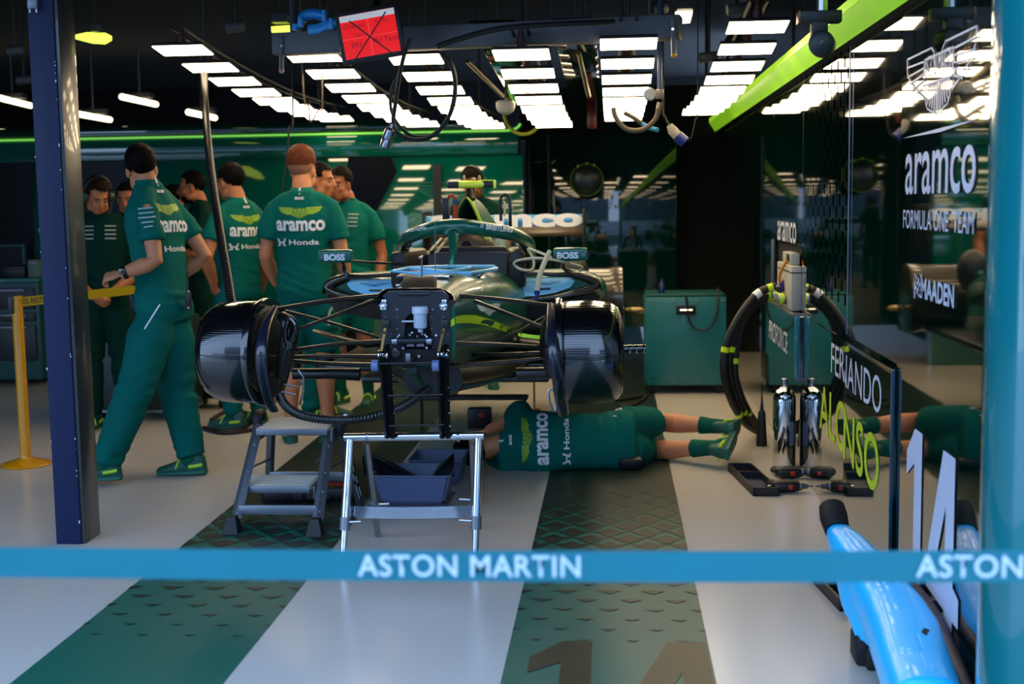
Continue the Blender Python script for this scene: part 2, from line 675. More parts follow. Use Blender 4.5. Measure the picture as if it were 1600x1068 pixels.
digits((XW - .002, (y0 + y1) / 2, .42), uY, uZ, y1 - y0, .60, M_print, wall_r, 'wall_number')
for s, m, pl, pr, tl, bl, tr, br, bold in (('FERNANDO', M_print, 1298, 1377, 545, 591, 576, 638, 0.0), ('ALONSO', mat('lime wall print', '#b8d62a', .4), 1281, 1375, 604, 672, 678, 776, .012)):
    yl, yr = wx(pl, 600, 1.018).y, wx(pr, 600, .998).y
    z1 = (wx(pl, tl, 1.018).z + wx(pr, tr, .998).z) / 2
    z0 = (wx(pl, bl, 1.018).z + wx(pr, br, .998).z) / 2
    bm, tw, th = text_bm(s, bold)
    conform(bm, (.9985, (yl + yr) / 2, (z0 + z1) / 2), uY * (yl - yr) / tw, uZ * (z1 - z0) / th)
    r = bmesh.ops.bisect_plane(bm, geom=bm.verts[:] + bm.edges[:] + bm.faces[:], plane_co=(0, 5.6, 0), plane_no=(0, 1, 0))
    ed = [e for e in r['geom_cut'] if isinstance(e, bmesh.types.BMEdge)]
    bmesh.ops.split_edges(bm, edges=ed)
    for f in bm.faces:
        if f.calc_center_median().y > 5.6:
            for v in f.verts:
                v.co.x = 1.0185
    obj('lettering', bm, m, wall_r, smooth=0, fix=False)

# lime light strip along the head of the right wall
g = G()
g.prism([(0, 0), (-.055, .085), (-.055, .125), (.05, .125), (.05, 0)], (.985, 3.3, 2.15), (1, 0, 0), (0, 0, 1), (0, 9.3, 0))
led = struct('trim_1', g, M_black, smooth=0)
g = G()
g.quad((.984, 3.3, 2.15), (.984, 12.6, 2.15), (.929, 12.6, 2.235), (.929, 3.3, 2.235))
obj('lower_face', g, M_ledwall2, led, smooth=0)
g = G()
g.quad((.928, 3.3, 2.236), (.928, 12.6, 2.236), (.928, 12.6, 2.275), (.928, 3.3, 2.275))
obj('upper_face', g, M_ledwall, led, smooth=0)

# rounded teal end post and its dark return
g = G()
g.lathe([(.19, 0), (.19, 3.0)], (1.10, 3.18, 0), seg=48)
struct('pillar_end_post', g, M_tealgloss)
g = G()
g.box((1.12, 3.42, 1.5), (.17, .06, 3.0))
struct('trim_2', g, mat('dark petrol return', '#05202c', .3), smooth=0)

# ---- ceiling, left and back
g = G()
g.box((-4, 10.2, 3.2), (11, 14, .2))
struct('ceiling', g, M_ceil, smooth=0)
g = G()
g.box((-9.1, 10, 1.6), (.2, 14, 3.2))
struct('wall_left', g, M_ceil, smooth=0)
g = G()
g.box((-4, 17.1, 1.6), (11, .2, 3.2))
struct('wall_far', g, M_ceil, smooth=0)

YB = 11.5
xe = at(818, 300, YB).x
zt, zf, zm = at(400, 204, YB).z, 2.14, 1.93
g = G()
g.box(((-9 + xe) / 2, YB + .1, zm / 2), (xe + 9, .16, zm), bev=.01)
wb = struct('wall_back', g, M_backgreen)
g = G()
g.box(((-9 + xe) / 2 - .02, YB + .06, (zm + 2.13) / 2), (xe + 9 - .04, .16, 2.13 - zm), bev=.02)
obj('header_band', g, M_backgreen, wb)
g = G()
g.box(((-9 + xe) / 2 - .1, YB + .1, 2.20), (xe + 9 - .2, .14, .10), bev=.02)
obj('upper_band', g, M_backdark, wb)
g = G()
g.box(((-9 + xe - .2) / 2, YB - .02, 2.14), (xe + 9 - .2, .03, .017))
g.tube([(xe - .2, YB - .02, 2.14), (xe - .1, YB - .02, 2.145), (xe - .04, YB - .02, 2.17), (xe - .02, YB - .02, 2.2)], .011, 8, smooth=4)
obj('light_strip', g, M_led, wb)


def on_back(poly, Y, th, name, m, parent):
    g = G()
    P = [at(a, b, Y) for a, b in poly]
    g.prism([(p.x, p.z) for p in P], (0, Y, 0), (1, 0, 0), (0, 0, 1), (0, th, 0))
    return obj(name, g, m, parent, smooth=0)


M_opening = mat('dark glass opening', '#020405', 0.3, spec=.15)
on_back([(545, 233), (608, 235), (620, 268), (572, 360), (572, 600), (512, 600)], YB - .0, .015, 'dark_opening', M_opening, wb)
on_back([(-60, 243), (52, 243), (52, 600), (-60, 600)], YB - .0, .015, 'dark_opening', M_opening, wb)
on_back([(96, 243), (200, 240), (195, 600), (96, 600)], YB + .004, .012, 'dark_opening', M_opening, wb)
on_back([(676, 258), (688, 256), (692, 420), (680, 420)], YB - .05, .04, 'black_post', M_black, wb)
letters('lettering', 'aramco', M_printdim, wb, at(722, 345, YB) - V((0, .003, 0)) - V((0, 0, 0)), (1, 0, 0), uZ, w=1.0, h=.17, bold=.04)
badge('winged_badge', M_printdim, wb, at(706, 300, YB) + V((0, .016, 0)), (1, 0, 0), uZ, .62, .22, 'line', .02)

YR = 12.4
xr0, xr1 = at(822, 300, YR).x, at(1057, 300, YR).x
g = G()
g.box(((xr0 + xr1) / 2, YR + .05, 1.21), (xr1 - xr0, .1, 1.86), bev=.005)
wbr = struct('wall_back_2', g, M_backdark)
g = G()
g.box(((xr1 + 1.06) / 2, YR + .3, 1.1), (1.06 - xr1, .1, 2.2))
g.box((.1, YR + .25, 2.35), (2.0, .2, .5))
struct('wall_back_3', g, M_ceil, smooth=0)
g = G()
g.box((xr0 + .03, YR - .03, 1.21), (.05, .05, 1.86), bev=.01)
g.box((xr0 + .22, YR - .01, 1.21), (.02, .03, 1.86))
obj('panel_post', g, M_black, wbr)

# steel column between the bays
p0, p1 = V((-2.535, 5.43, 0)), V((-2.365, 5.43, 0))
g = G()
g.box((-2.455, 5.50, 1.5), (.115, .14, 3.0), bev=.004)
col = struct('pillar', g, M_column, smooth=30)
g = G()
g.box((-2.392, 5.525, 1.5), (.022, .17, 3.0), bev=.003)
obj('flange', g, mat('grey green steel', '#23282c', .3, coat=.3), col)
g = G()
random.seed(5)
for k in range(26):
    z = random.uniform(.1, 2.2)
    s = random.uniform(.003, .007)
    g.box((random.choice((-2.511, -2.4, -2.401, -2.399)), 5.4295, z), (s, .002, s * random.uniform(.6, 2.5)))
obj('chipped_paint', g, mat('chipped paint', '#aeb4bc', .6), col, smooth=0)
sw = thing('wall_switch', 'small grey switch box with two silver glands at the top of the blue column', 'switch', at(52, 20, 5.42))
g = G()
g.box(at(52, 5, 5.41), (.042, .03, .05), bev=.004)
obj('housing', g, M_alu, sw)
for dx in (-5, 5):
    g = G()
    g.tube([at(52 + dx, 8, 5.41), at(52 + dx, 20, 5.41)], [.006, .004], 8)
    obj('gland', g, M_steel, sw)

# pit lane opposite, seen only as reflections
g = G()
g.box((-2, -16, 1.0), (40, .5, 2.0))
struct('wall_pit', g, mat('white pit wall', '#b8bcc2', .7), smooth=0)
g = G()
g.box((-6, -19, 4.0), (14, 2, 8))
g.box((12, -19, 3.2), (9, 2, 6.4))
struct('exterior_stand', g, mat('grandstand', '#59606c', .8), smooth=0)

# ================================================================== OVERHEAD: light panels, gantry, screen
M_panel = mat('lit diffuser', '#fff4e0', 0.4, emit=PANEL_POWER, ecol='#ffe3b8')
M_conn = mat('dark red connector', '#4a1c1c', 0.5)
M_tubelamp = mat('lit fluorescent tube', '#fff2d0', 0.4, emit=3.5, ecol='#ffeec4')
M_limelamp = mat('lit lime panel', '#d6f04a', 0.4, emit=2.2, ecol='#d8f04c')
M_gantry = mat('grey gantry beam', '#5a5a5e', 0.5)
M_gloss = mat('black gloss soffit', '#0b0d0a', 0.08, coat=1.0)
COLS = [('in the leftmost column', 286, 79, 7.24, .29, 9), ('in the second column from the left', 490, 89, 7.1, .285, 9),
        ('in the third column from the left', 650, 93, 7.1, .285, 9), ('in the fourth column from the left', 815, 86, 6.6, .285, 8),
        ('in the fifth column from the left', 982, 69, 6.6, .285, 8), ('in the column nearest the right wall', 1183, 43, 6.4, .285, 9)]


def light_panel(c, wd, tilt, label, group):
    """square lamp hung from its column, front edge raised"""
    t = thing('light_panel', label, 'light', c + V((0, 0, .05)), group)
    m = Matrix.Rotation(-tilt, 3, 'X')
    g = G()
    g.box(c, (wd, .205, .006), m, bev=.003)
    # rounded corners
    obj('diffuser', g, M_panel, t)
    g = G()
    g.box(c + m @ V((0, 0, .012)), (wd + .004, .209, .018), m, bev=.004)
    obj('housing', g, M_black, t)
    g = G()
    g.lathe([(.024, 0), (.024, .055), (.014, .06), (.014, .10)], c + m @ V((0, -.02, .021)), (0, 0, 1), 14)
    obj('connector', g, M_conn, t)
    return t


for lab, px, py, Y, wd, n in COLS:
    c0 = at(px, py, Y)
    for i in range(n):
        z = -.050 * i + .0042 * i * i
        light_panel(c0 + V((0, .5 * i, z)), wd, .135, 'square white light panel, %s from the front %s' % (ORD[i] if i < n - 1 else 'last', lab), 'light panels over the car')
    # rail that carries the column
    t = thing('lamp_rail', 'dark rail carrying the light panels %s' % lab, 'rail', c0 + V((0, 0, .12)), 'rails of the light panels')
    g = G()
    pts = [c0 + V((0, -.1 + .5 * i, .115 - .050 * i + .0042 * i * i)) for i in range(n)]
    pts.append(pts[-1] + V((0, .3, 0)))
    for s in (-.04, .04):
        g.tube([p + V((s, 0, 0)) for p in pts], .009, 6)
    obj('runner', g, M_black, t)
    for k in (1, n - 2):
        g = G()
        g.tube([pts[k], V((pts[k].x, pts[k].y, 3.1))], .012, 6)
        obj('hanger', g, M_black, t)

# gantry over the car
a, b = at(432, 70, 6.95), at(1064, 43, 6.55)
gt = thing('gantry', 'grey steel gantry beam spanning above the car with drop brackets at both ends', 'gantry', (a + b) / 2)
d = (b - a).normalized()
g = G()
g.box((a + b) / 2, ((b - a).length, .12, .115), Matrix((d, V((0, 0, 1)).cross(d), d.cross(V((0, 0, 1)).cross(d)))).transposed(), bev=.004)
obj('beam', g, M_gantry, gt)
for p, q, c in ((at(441, 72, 6.88), at(440, 111, 6.88), '#d08a94'), (at(1051, 46, 6.48), at(1053, 86, 6.48), '#e09a2a')):
    g = G()
    g.tube([p + V((0, 0, .05)), q], .013, 8)
    br = obj('drop_bracket', g, M_gantry, gt)
    g = G()
    g.ell(q, .014)
    obj('ball_end', g, mat('ball ' + c, c, .4), br)
    g = G()
    g.bolt(p + V((0, -.012, 0)), (0, -1, 0), .009)
    obj('bolt', g, M_chrome, br)
for x0, x1, z in ((735, 800, 2.40), (862, 930, 2.40)):
    p, q = at(x0, 70, 6.9), at(x1, 66, 6.7)
    g = G()
    g.box(((p.x + q.x) / 2, 8.3, 2.36), (q.x - p.x, 2.9, .03), (-.06, 0, 0), bev=.004)
    tsp = obj('soffit_panel', g, M_gloss, None, label='glossy black soffit panel above the car, %s of the two' % ('left' if x0 < 800 else 'right'), cat='panel')
    g = G()
    for sy in (7.2, 9.4):
        g = G()
        g.tube([V(((p.x + q.x) / 2, sy, 2.37)), V(((p.x + q.x) / 2, sy, 3.1))], .01, 6)
        obj('hanger', g, M_black, tsp)
for x in (-1.7, .2):
    g = G()
    g.tube([V((x, 6.85, 2.47)), V((x, 6.85, 3.1))], .02, 8)
    obj('hanger', g, M_black, gt)
for p, q in ((at(730, 95, 7.4), at(785, 150, 8.2)), (at(904, 82, 7.4), at(920, 150, 8.2))):
    g = G()
    g.tube([p, q], .014, 8)
    obj('brass_strut', g, mat('brass tube', '#8c7a50', .3, metal=.9), None, label='slanting brass tube under the %s glossy soffit panel' % ('left' if p.x < -.4 else 'right'), cat='tube')

# tilted red screen
S = [at(*p, 6.45) for p in ((529, 28), (614, 12), (628, 80), (545, 94))]
cen = sum(S, V()) / 4
u = ((S[1] - S[0]) + (S[2] - S[3])).normalized()
v = (S[0] - S[3]).normalized()
nrm = u.cross(v).normalized()
v = nrm.cross(u) * -1 if nrm.cross(u).dot(v) < 0 else nrm.cross(u)
RM = Matrix((u, -nrm, v)).transposed()
W, H = (S[1] - S[0]).length, (S[0] - S[3]).length
sc = thing('monitor', 'black framed monitor with a red screen crossed by a black X, hung on the gantry', 'screen', cen)
g = G()
g.box(cen, (W + .045, .035, H + .045), RM, bev=.006)
obj('bezel', g, M_black, sc)
fr = cen + nrm * .0185
g = G()
g.box(fr, (W, .001, H), RM)
scr = obj('display', g, mat('red display', '#e8100c', .3, emit=.75, ecol='#e81008'), sc, smooth=0)
g = G()
g.box(fr + v * (H / 2 - .016) + nrm * .0006, (W, .001, .03), RM)
obj('title_bar', g, mat('pale display bar', '#c8c8c8', .3, emit=.5), scr, smooth=0)
bm = strokes([[(-.5, -.05), (.5, -.05)], [(0, -.5), (0, .42)]], .008)
conform(bm, fr + nrm * .0008, u * W, v * H)
obj('divider', bm, mat('pink divider', '#f06a60', .3, emit=.6), scr, smooth=0, fix=False)
bm = strokes([[(-.32, .36), (.32, -.5)], [(.34, .42), (-.32, -.5)]], .028)
conform(bm, fr + nrm * .0012, u * W, v * H)
obj('cross_mark', bm, M_black, scr, smooth=0, fix=False)
M_dimred = mat('dark red print', '#6a0604', .4)
for s, x, y in (('Chassis', -.26, .24), ('Sys', -.2, .02), ('PU Sys', .25, .24), ('ERS', -.26, -.2), ('PU Tech', .27, -.18)):
    letters('lettering', s, M_dimred, scr, fr + nrm * .001 + u * W * x + v * H * y, u, v, h=H * .12)
g = G()
g.tube([cen - nrm * .02 + v * .0, cen - nrm * .1 + V((0, 0, .05)), cen + V((0, .2, .2))], .02, 8)
obj('mount_arm', g, M_black, sc)

# blue hose clamp pieces parked on the beam
bc = thing('blue_clamp', 'light blue plastic ring clamp lying on top of the gantry beam', 'clamp', at(492, 48, 6.9))
g = G()
g.tube([at(462, 48, 6.9), at(464, 38, 6.9), at(474, 26, 6.9), at(490, 22, 6.9), at(508, 25, 6.9)], [.02, .026, .03, .03, .028], 12, smooth=5, flat=1.5)
obj('upper_jaw', g, M_blue if False else mat('blue plastic', '#2f9fe8', .35, coat=.4), bc)
g = G()
g.tube([at(482, 46, 6.85), at(498, 45, 6.85), at(516, 38, 6.85), at(526, 35, 6.85)], [.018, .02, .022, .016], 12, smooth=5, flat=1.4)
obj('lower_jaw', g, mat('blue plastic', '#2f9fe8', .35), bc)
g = G()
for q in ((470, 34), (507, 25), (518, 38)):
    g.box(at(*q, 6.84), (.02, .05, .06), bev=.004)
obj('lug', g, mat('blue plastic', '#2f9fe8', .35), bc)

# ceiling lamps
def lamp(name, label, P, m, group=None, th=.03):
    t = thing(name, label, 'light', sum(P, V()) / len(P), group)
    g = G()
    vs = [g.bm.verts.new(p) for p in P]
    vt = [g.bm.verts.new(p + V((0, 0, th))) for p in P]
    g.bm.faces.new(vs)
    g.bm.faces.new(vt[::-1])
    for i in range(len(P)):
        j = (i + 1) % len(P)
        g.bm.faces.new((vs[i], vs[j], vt[j], vt[i]))
    obj('diffuser', g, m, t, smooth=0)
    g = G()
    c = sum(P, V()) / len(P)
    g.box(c + V((0, 0, .05 + th)), (.5 * abs(P[0].x - P[1].x) + .04, .1, .05))
    g.tube([c + V((0, 0, .06)), V((c.x, c.y, 3.1))], .01, 6)
    obj('housing', g, M_black, t)


lamp('ceiling_light', 'small lime ceiling light behind the blue column', [at(118, 61, 9), at(136, 57, 9.2), at(165, 58, 9.2), at(175, 63, 9), at(165, 69, 8.8), at(145, 68, 8.8)], M_limelamp)
lamp('ceiling_light', 'lime light sliver at the left end of the gantry beam', [at(424, 49, 8), at(453, 47, 8), at(453, 52, 7.8), at(426, 53, 7.8)], M_limelamp)
lamp('ceiling_light', 'small warm square light above the right end of the gantry beam', [at(1055, 26, 8.2), at(1082, 21, 8.2), at(1078, 36, 7.8), at(1064, 37, 7.8)], M_tubelamp)
for (x0, y0, x1, y1, lab) in ((-12, 150, 48, 165, 'fluorescent tube light passing behind the blue column'), (117, 177, 172, 187, 'fluorescent tube light nearest the blue column on its right, lower of two'),
                              (190, 151, 244, 163, 'fluorescent tube light above the walking person'), (294, 175, 336, 184, 'short fluorescent tube light beside the hanging corrugated hose')):
    a, b = at(x0, y0, 12.4), at(x1, y1, 13.3)
    t = thing('tube_light', lab, 'light', (a + b) / 2, 'tube lights at the back')
    g = G()
    g.tube([a, b], .03, 10)
    obj('tube', g, M_tubelamp, t)
    g = G()
    g.box((a + b) / 2 + V((0, 0, .05)), ((b - a).length * .3, .12, .05))
    g.tube([(a + b) / 2, V(((a.x + b.x) / 2, (a.y + b.y) / 2, 3.1))], .012, 6)
    obj('holder', g, M_black, t)

# spot heads and camera under the ceiling
for px, py, Y, lab in ((368, 42, 8.0, 'small grey spot head hanging above the leftmost light column'), (1028, 13, 8.0, 'grey cylinder spot head above the right end of the gantry'),
                       (1152, 14, 7.6, 'grey cylinder spot head above the light column by the right wall'), (24, 78, 9.0, 'grey cylinder spot head left of the blue column, upper one'),
                       (38, 125, 9.6, 'grey cylinder spot head left of the blue column, lower one'), (1107, 89, 8.6, 'grey cylinder spot head between the two right light columns')):
    c = at(px, py, Y)
    t = thing('spot_head', lab, 'spotlight', c, 'spot heads under the ceiling')
    g = G()
    g.lathe([(.03, -.06), (.034, -.055), (.034, .05), (.028, .06)], c, (1, .15, .1), 16)
    obj('head', g, mat('grey lamp body', '#4c4c4e', .5), t)
    g = G()
    g.tube([c, c + V((0, 0, .1)), V((c.x, c.y, 3.1))], .012, 6)
    obj('stem', g, M_black, t)

c = at(1283, 67, 4.9)
t = thing('ceiling_camera', 'black round camera unit on a bracket against the lime light strip', 'camera', c)
g = G()
g.lathe([(.03, -.01), (.046, -.002), (.048, .01), (.048, .075), (.04, .085)], c, (.25, 1, 0), 28)
hd = obj('head', g, M_black, t)
bm = strokes([[(-.4, -.3), (.3, .4)], [(-.1, 0), (.4, .05)]], .14)
conform(bm, c + V((-.002, -.012, 0)), V((.016, 0, 0)), V((0, 0, .016)))
obj('mark', bm, M_alu, hd, smooth=0, fix=False)
g = G()
g.box(c + V((-.002, .04, .055)), (.06, .05, .06), bev=.006)
g.box(c + V((.005, .05, .10)), (.15, .06, .045), bev=.005)
obj('bracket', g, M_black, t)
g = G()
g.box(c + V((-.075, .05, .10)), (.012, .062, .047), bev=.003)
obj('end_cap', g, mat('copper end cap', '#6b4a38', .3, metal=.7), t)
g = G()
g.tube([c + V((.01, .05, .12)), V((c.x + .01, c.y + .05, 3.1))], .02, 8)
obj('drop_tube', g, M_steel, t)

# looped cable with its silver connector
t = thing('hanging_cable', 'black looped cable with a silver connector hanging under the light panels', 'cable', at(660, 140, 6.4))
g = G()
L = [(640, 60), (628, 100), (618, 160), (616, 200), (640, 217), (672, 214), (700, 185), (711, 140), (706, 105), (690, 82)]
g.tube([at(a, b, 6.35) for a, b in L], .011, 8, smooth=6)
L = [(700, 85), (712, 120), (709, 165), (690, 200), (660, 214), (632, 205), (612, 175), (612, 140), (625, 112), (634, 80)]
g.tube([at(a, b, 6.42) for a, b in L], .008, 8, smooth=6)
obj('cord', g, M_rubber, t)
g = G()
p, q = at(611, 200, 6.34), at(601, 230, 6.34)
dd = (q - p).normalized()
Ln = (q - p).length
g.lathe([(.012, -.02), (.014, 0), (.027, .012), (.028, Ln * .55), (.026, Ln * .6), (.028, Ln * .65), (.025, Ln)], p, dd, 18)
obj('connector', g, M_steel, t)
t = thing('pendant_mount', 'black cable and pipe running along the gantry beam to the looped cable', 'cable', at(740, 55, 6.5))
g = G()
g.tube([at(684, 72, 6.45), at(720, 60, 6.4), at(780, 45, 6.3), at(860, 38, 6.3), at(960, 34, 6.4)], .014, 8, smooth=5)
obj('cord', g, M_rubber, t)
t = thing('hanging_wire', 'thin brown wire hanging in a V below the second light column', 'wire', at(485, 170, 7.6))
g = G()
_a, _b = at(474, 140, 7.6), at(504, 148, 7.6)
g.tube([V((_a.x, 7.6, 3.1)), at(474, 140, 7.6), at(482, 165, 7.6), at(485, 191, 7.6), at(497, 172, 7.6), at(504, 148, 7.6), V((_b.x, 7.6, 3.1))], .005, 6, smooth=5)
obj('strand', g, mat('brown wire', '#4a3a26', .4), t)
t = thing('hanging_wire', 'thin black wire dropping behind the auburn haired person', 'wire', at(455, 230, 8.6))
g = G()
_a = at(458, 178, 8.6)
g.tube([V((_a.x, 8.6, 3.1)), at(458, 178, 8.6), at(452, 200, 8.6), at(448, 245, 8.6), at(440, 305, 8.6)], .007, 6, smooth=5)
obj('strand', g, M_rubber, t)

# air line with gauge
t = thing('air_hose', 'brown air hose looping from a regulator with round gauge beside the fifth light column', 'hose', at(1000, 180, 6.9))
g = G()
g.tube([at(958, 168, 6.9), at(963, 185, 6.9), at(980, 202, 6.9), at(1005, 202, 6.9), at(1024, 186, 6.9), at(1030, 165, 6.9)], .014, 10, smooth=6)
obj('loop', g, mat('brown hose', '#5e4c33', .5), t)
g = G()
g.tube([at(975, 176, 7.0), at(990, 184, 7.0), at(1003, 193, 7.0)], .012, 8, smooth=4)
obj('branch', g, mat('brown hose', '#5e4c33', .5), t)
g = G()
g.lathe([(.018, -.02), (.035, -.015), (.036, .0), (.03, .004)], at(1016, 147, 6.85), (0, -1, 0), 24)
gg = obj('gauge', g, M_steel, t)
g = G()
g.lathe([(.03, 0), (.029, .002)], at(1016, 147, 6.85) + V((0, -.004, 0)), (0, -1, 0), 24)
obj('dial', g, mat('gauge face', '#8c8f88', .4), gg)
g = G()
g.box(at(1031, 147, 6.86), (.04, .04, .05), bev=.005)
g.tube([at(1031, 160, 6.86), at(1029, 170, 6.86)], .014, 8)
obj('valve', g, mat('brass valve', '#8a7a60', .35, metal=.8), t)
g = G()
g.tube([at(1031, 140, 6.88), at(1031, 95, 6.88), V((at(1031, 95, 6.88).x, 6.88, 3.1))], .013, 8)
obj('feed_pipe', g, mat('blue pipe', '#173a66', .4), t)
g = G()
g.tube([at(1003, 193, 7.0), at(1016, 200, 6.98), at(1028, 203, 6.95)], .012, 8)
obj('coupling', g, mat('light blue coupling', '#2f8fb8', .4), t)
t = thing('hanging_plug', 'grey and blue mains plug hanging on a thin wire right of the air hose', 'plug', at(1056, 210, 7.6))
g = G()
_a, _b = at(1036, 150, 7.6), at(1090, 160, 7.6)
g.tube([V((_a.x, 7.6, 3.1)), at(1036, 150, 7.6), at(1038, 180, 7.6), at(1046, 196, 7.6)], .006, 6, smooth=4)
g.tube([at(1070, 222, 7.6), at(1080, 215, 7.6), at(1087, 185, 7.6), at(1090, 160, 7.6), V((_b.x, 7.6, 3.1))], .004, 6, smooth=4)
obj('wire', g, M_rubber, t)
g = G()
g.tube([at(1046, 195, 7.6), at(1051, 204, 7.6), at(1058, 212, 7.6)], [.018, .03, .028], 12)
obj('grip', g, mat('beige plug', '#9a927c', .5), t)
g = G()
g.tube([at(1058, 212, 7.6), at(1070, 222, 7.6)], [.034, .034], 14)
obj('plug_head', g, mat('blue plug', '#15267a', .4), t)
t = thing('smoke_detector', 'white domed detector hanging between the third and fourth light columns', 'detector', at(790, 163, 8.0))
g = G()
g.lathe([(.05, .03), (.06, .02), (.06, -.01), (.05, -.035), (.02, -.055)], at(790, 165, 8.0), (0, 0, 1), 24)
obj('dome', g, mat('off white plastic', '#a8a69a', .5), t)
g = G()
p = at(790, 160, 8.0)
g.tube([p, V((p.x, p.y, 2.335))], .006, 6)
obj('stem', g, M_black, t)
t = thing('yellow_ring', 'yellow green ring hanging in the dark behind the fourth light column', 'ring', at(820, 200, 10.3))
c = at(818, 175, 10.3)
g = G()
g.tube([c + V((cos(a) * .155, 0, sin(a) * .175)) for a in [2 * pi * k / 40 for k in range(40)]], .014, 8, closed=True)
obj('band', g, mat('yellow green plastic', '#9aa324', .5), t)
g = G()
g.tube([c + V((0, 0, .175)), V((c.x, c.y, 3.1))], .008, 6)
obj('hanger', g, M_black, t)
t = thing('fire_extinguisher', 'dark red extinguisher hanging at the back under the gantry', 'extinguisher', at(924, 178, 10.2))
g = G()
g.lathe([(.02, .12), (.035, .1), (.038, -.1), (.03, -.115)], at(925, 178, 10.2), (0, 0, 1), 16)
obj('cylinder', g, mat('dark red paint', '#4a0a0c', .4), t)
g = G()
p = at(925, 165, 10.2)
g.tube([p, V((p.x, p.y, 3.1))], .008, 6)
obj('hanger', g, M_black, t)

# ================================================================== THE CAR
XC = -0.80


def C(dx, y, z):
    return V((XC + dx, y, z))


car = thing('race_car', 'dark green single seat race car without nose or wheels, raised on stands', 'car', (XC, 6.9, .60))
M_under = mat('car underside carbon', '#060607', 0.4, coat=.3)
M_drum = mat('ribbed carbon drum', '#08090c', 0.16, coat=1.0)
_n, _l = M_drum.node_tree.nodes, M_drum.node_tree.links
_wv = _n.new('ShaderNodeTexWave')
_wv.bands_direction = 'Z'
_wv.inputs['Scale'].default_value = 34
_wv.inputs['Distortion'].default_value = .1
_tc = _n.new('ShaderNodeTexCoord')
_l.new(_tc.outputs['Object'], _wv.inputs['Vector'])
_bp = _n.new('ShaderNodeBump')
_bp.inputs['Strength'].default_value = .22
_bp.inputs['Distance'].default_value = .002
_l.new(_wv.outputs['Fac'], _bp.inputs['Height'])
_l.new(_bp.outputs[0], _n['Principled BSDF'].inputs['Normal'])


def ring(cx, y, hw, zt, zb, n=36, e=2.6, tuck=0.0, crown=0.0):
    """superellipse section; tuck narrows the bottom, crown raises the middle of the top"""
    R = []
    for k in range(n):
        a = 2 * pi * k / n
        c, s = cos(a), sin(a)
        x = abs(c) ** (2 / e) * (1 if c >= 0 else -1)
        z = abs(s) ** (2 / e) * (1 if s >= 0 else -1)
        wdt = hw * (1 - tuck * max(0, -z))
        R.append(C(cx + x * wdt, y, (zt + zb) / 2 + z * (zt - zb) / 2 + crown * max(0, z) * (1 - abs(x))))
    return R


# survival cell, wider towards the cockpit
g = G()
SEC = [(5.23, .143, 1.135, .83, 4.5, .0), (5.4, .152, 1.15, .80, 3.6, .05), (5.65, .185, 1.168, .755, 3.0, .15), (5.95, .245, 1.18, .72, 2.8, .25),
       (6.25, .31, 1.178, .69, 2.8, .3), (6.5, .35, 1.17, .68, 2.8, .3), (6.9, .37, 1.165, .67, 2.8, .3), (7.4, .36, 1.15, .66, 2.8, .3)]
g.rings([ring(0, y, hw, zt, zb, e=e, tuck=tk) for y, hw, zt, zb, e, tk in SEC])
chassis = obj('chassis', g, M_green, car)
# light sponsor print and lime flash on the right flank
bmc = bmesh.new()
bmc.from_mesh(chassis.data)
for q in bmc.verts:
    q.co += rootpos(chassis)
bv = BVHTree.FromBMesh(bmc)
P = [at(x, y, 5.5) for x, y in ((704, 501), (714, 494), (740, 492), (770, 500), (800, 514), (820, 521), (847, 524))]
Q = [at(x, y, 5.5) for x, y in ((704, 511), (716, 505), (740, 505), (770, 511), (800, 522), (820, 527), (847, 530))]
bm = bmesh.new()
PP, _ = spline(P, [0] * len(P), 6)
QQ, _ = spline(Q, [0] * len(Q), 6)
vp = [bm.verts.new(p) for p in PP]
vq = [bm.verts.new(p) for p in QQ]
for i in range(len(vp) - 1):
    bm.faces.new((vp[i], vp[i + 1], vq[i + 1], vq[i]))
for q in bm.verts:
    dd = (q.co - EYE).normalized()
    h = bv.ray_cast(EYE, dd)
    q.co = (h[0] if h[0] is not None else q.co) - dd * .003
obj('lime_flash', bm, mat('bright lime flash', '#cdf020', .35), chassis, smooth=0, fix=False)


def on_car(fn, a, b, h_px, name, m, **k):
    pass


def car_text(name, s, m, parent, bvh, pl, pr, cap_px, Y, bold=0.0, shear=0.0):
    a, b = at(*pl, Y), at(*pr, Y)
    u = (b - a).normalized()
    v = (uZ - u * uZ.dot(u)).normalized()
    h = cap_px * Y / F_PX
    bm, tw, th = text_bm(s, bold, 1, shear)
    conform(bm, (a + b) / 2, u * ((b - a).length / tw), v * (h / th), bvh, ((a + b) / 2 - EYE), .003, .015)
    return obj(name, bm, m, parent, smooth=0, fix=False)


car_text('lettering', 'pepperstone', M_white, chassis, bv, (758, 447), (781, 444), 8, 6.2)
car_text('lettering', '//', M_white, chassis, bv, (751, 449), (756, 449), 9, 6.2, bold=.05)
bm = wings_bm('fill')
c = at(764, 482, 5.8)
conform(bm, c, V((.055, 0, 0)), V((0, 0, .06)), bv, c - EYE, .003)
obj('winged_badge', bm, M_white, chassis, smooth=0, fix=False)

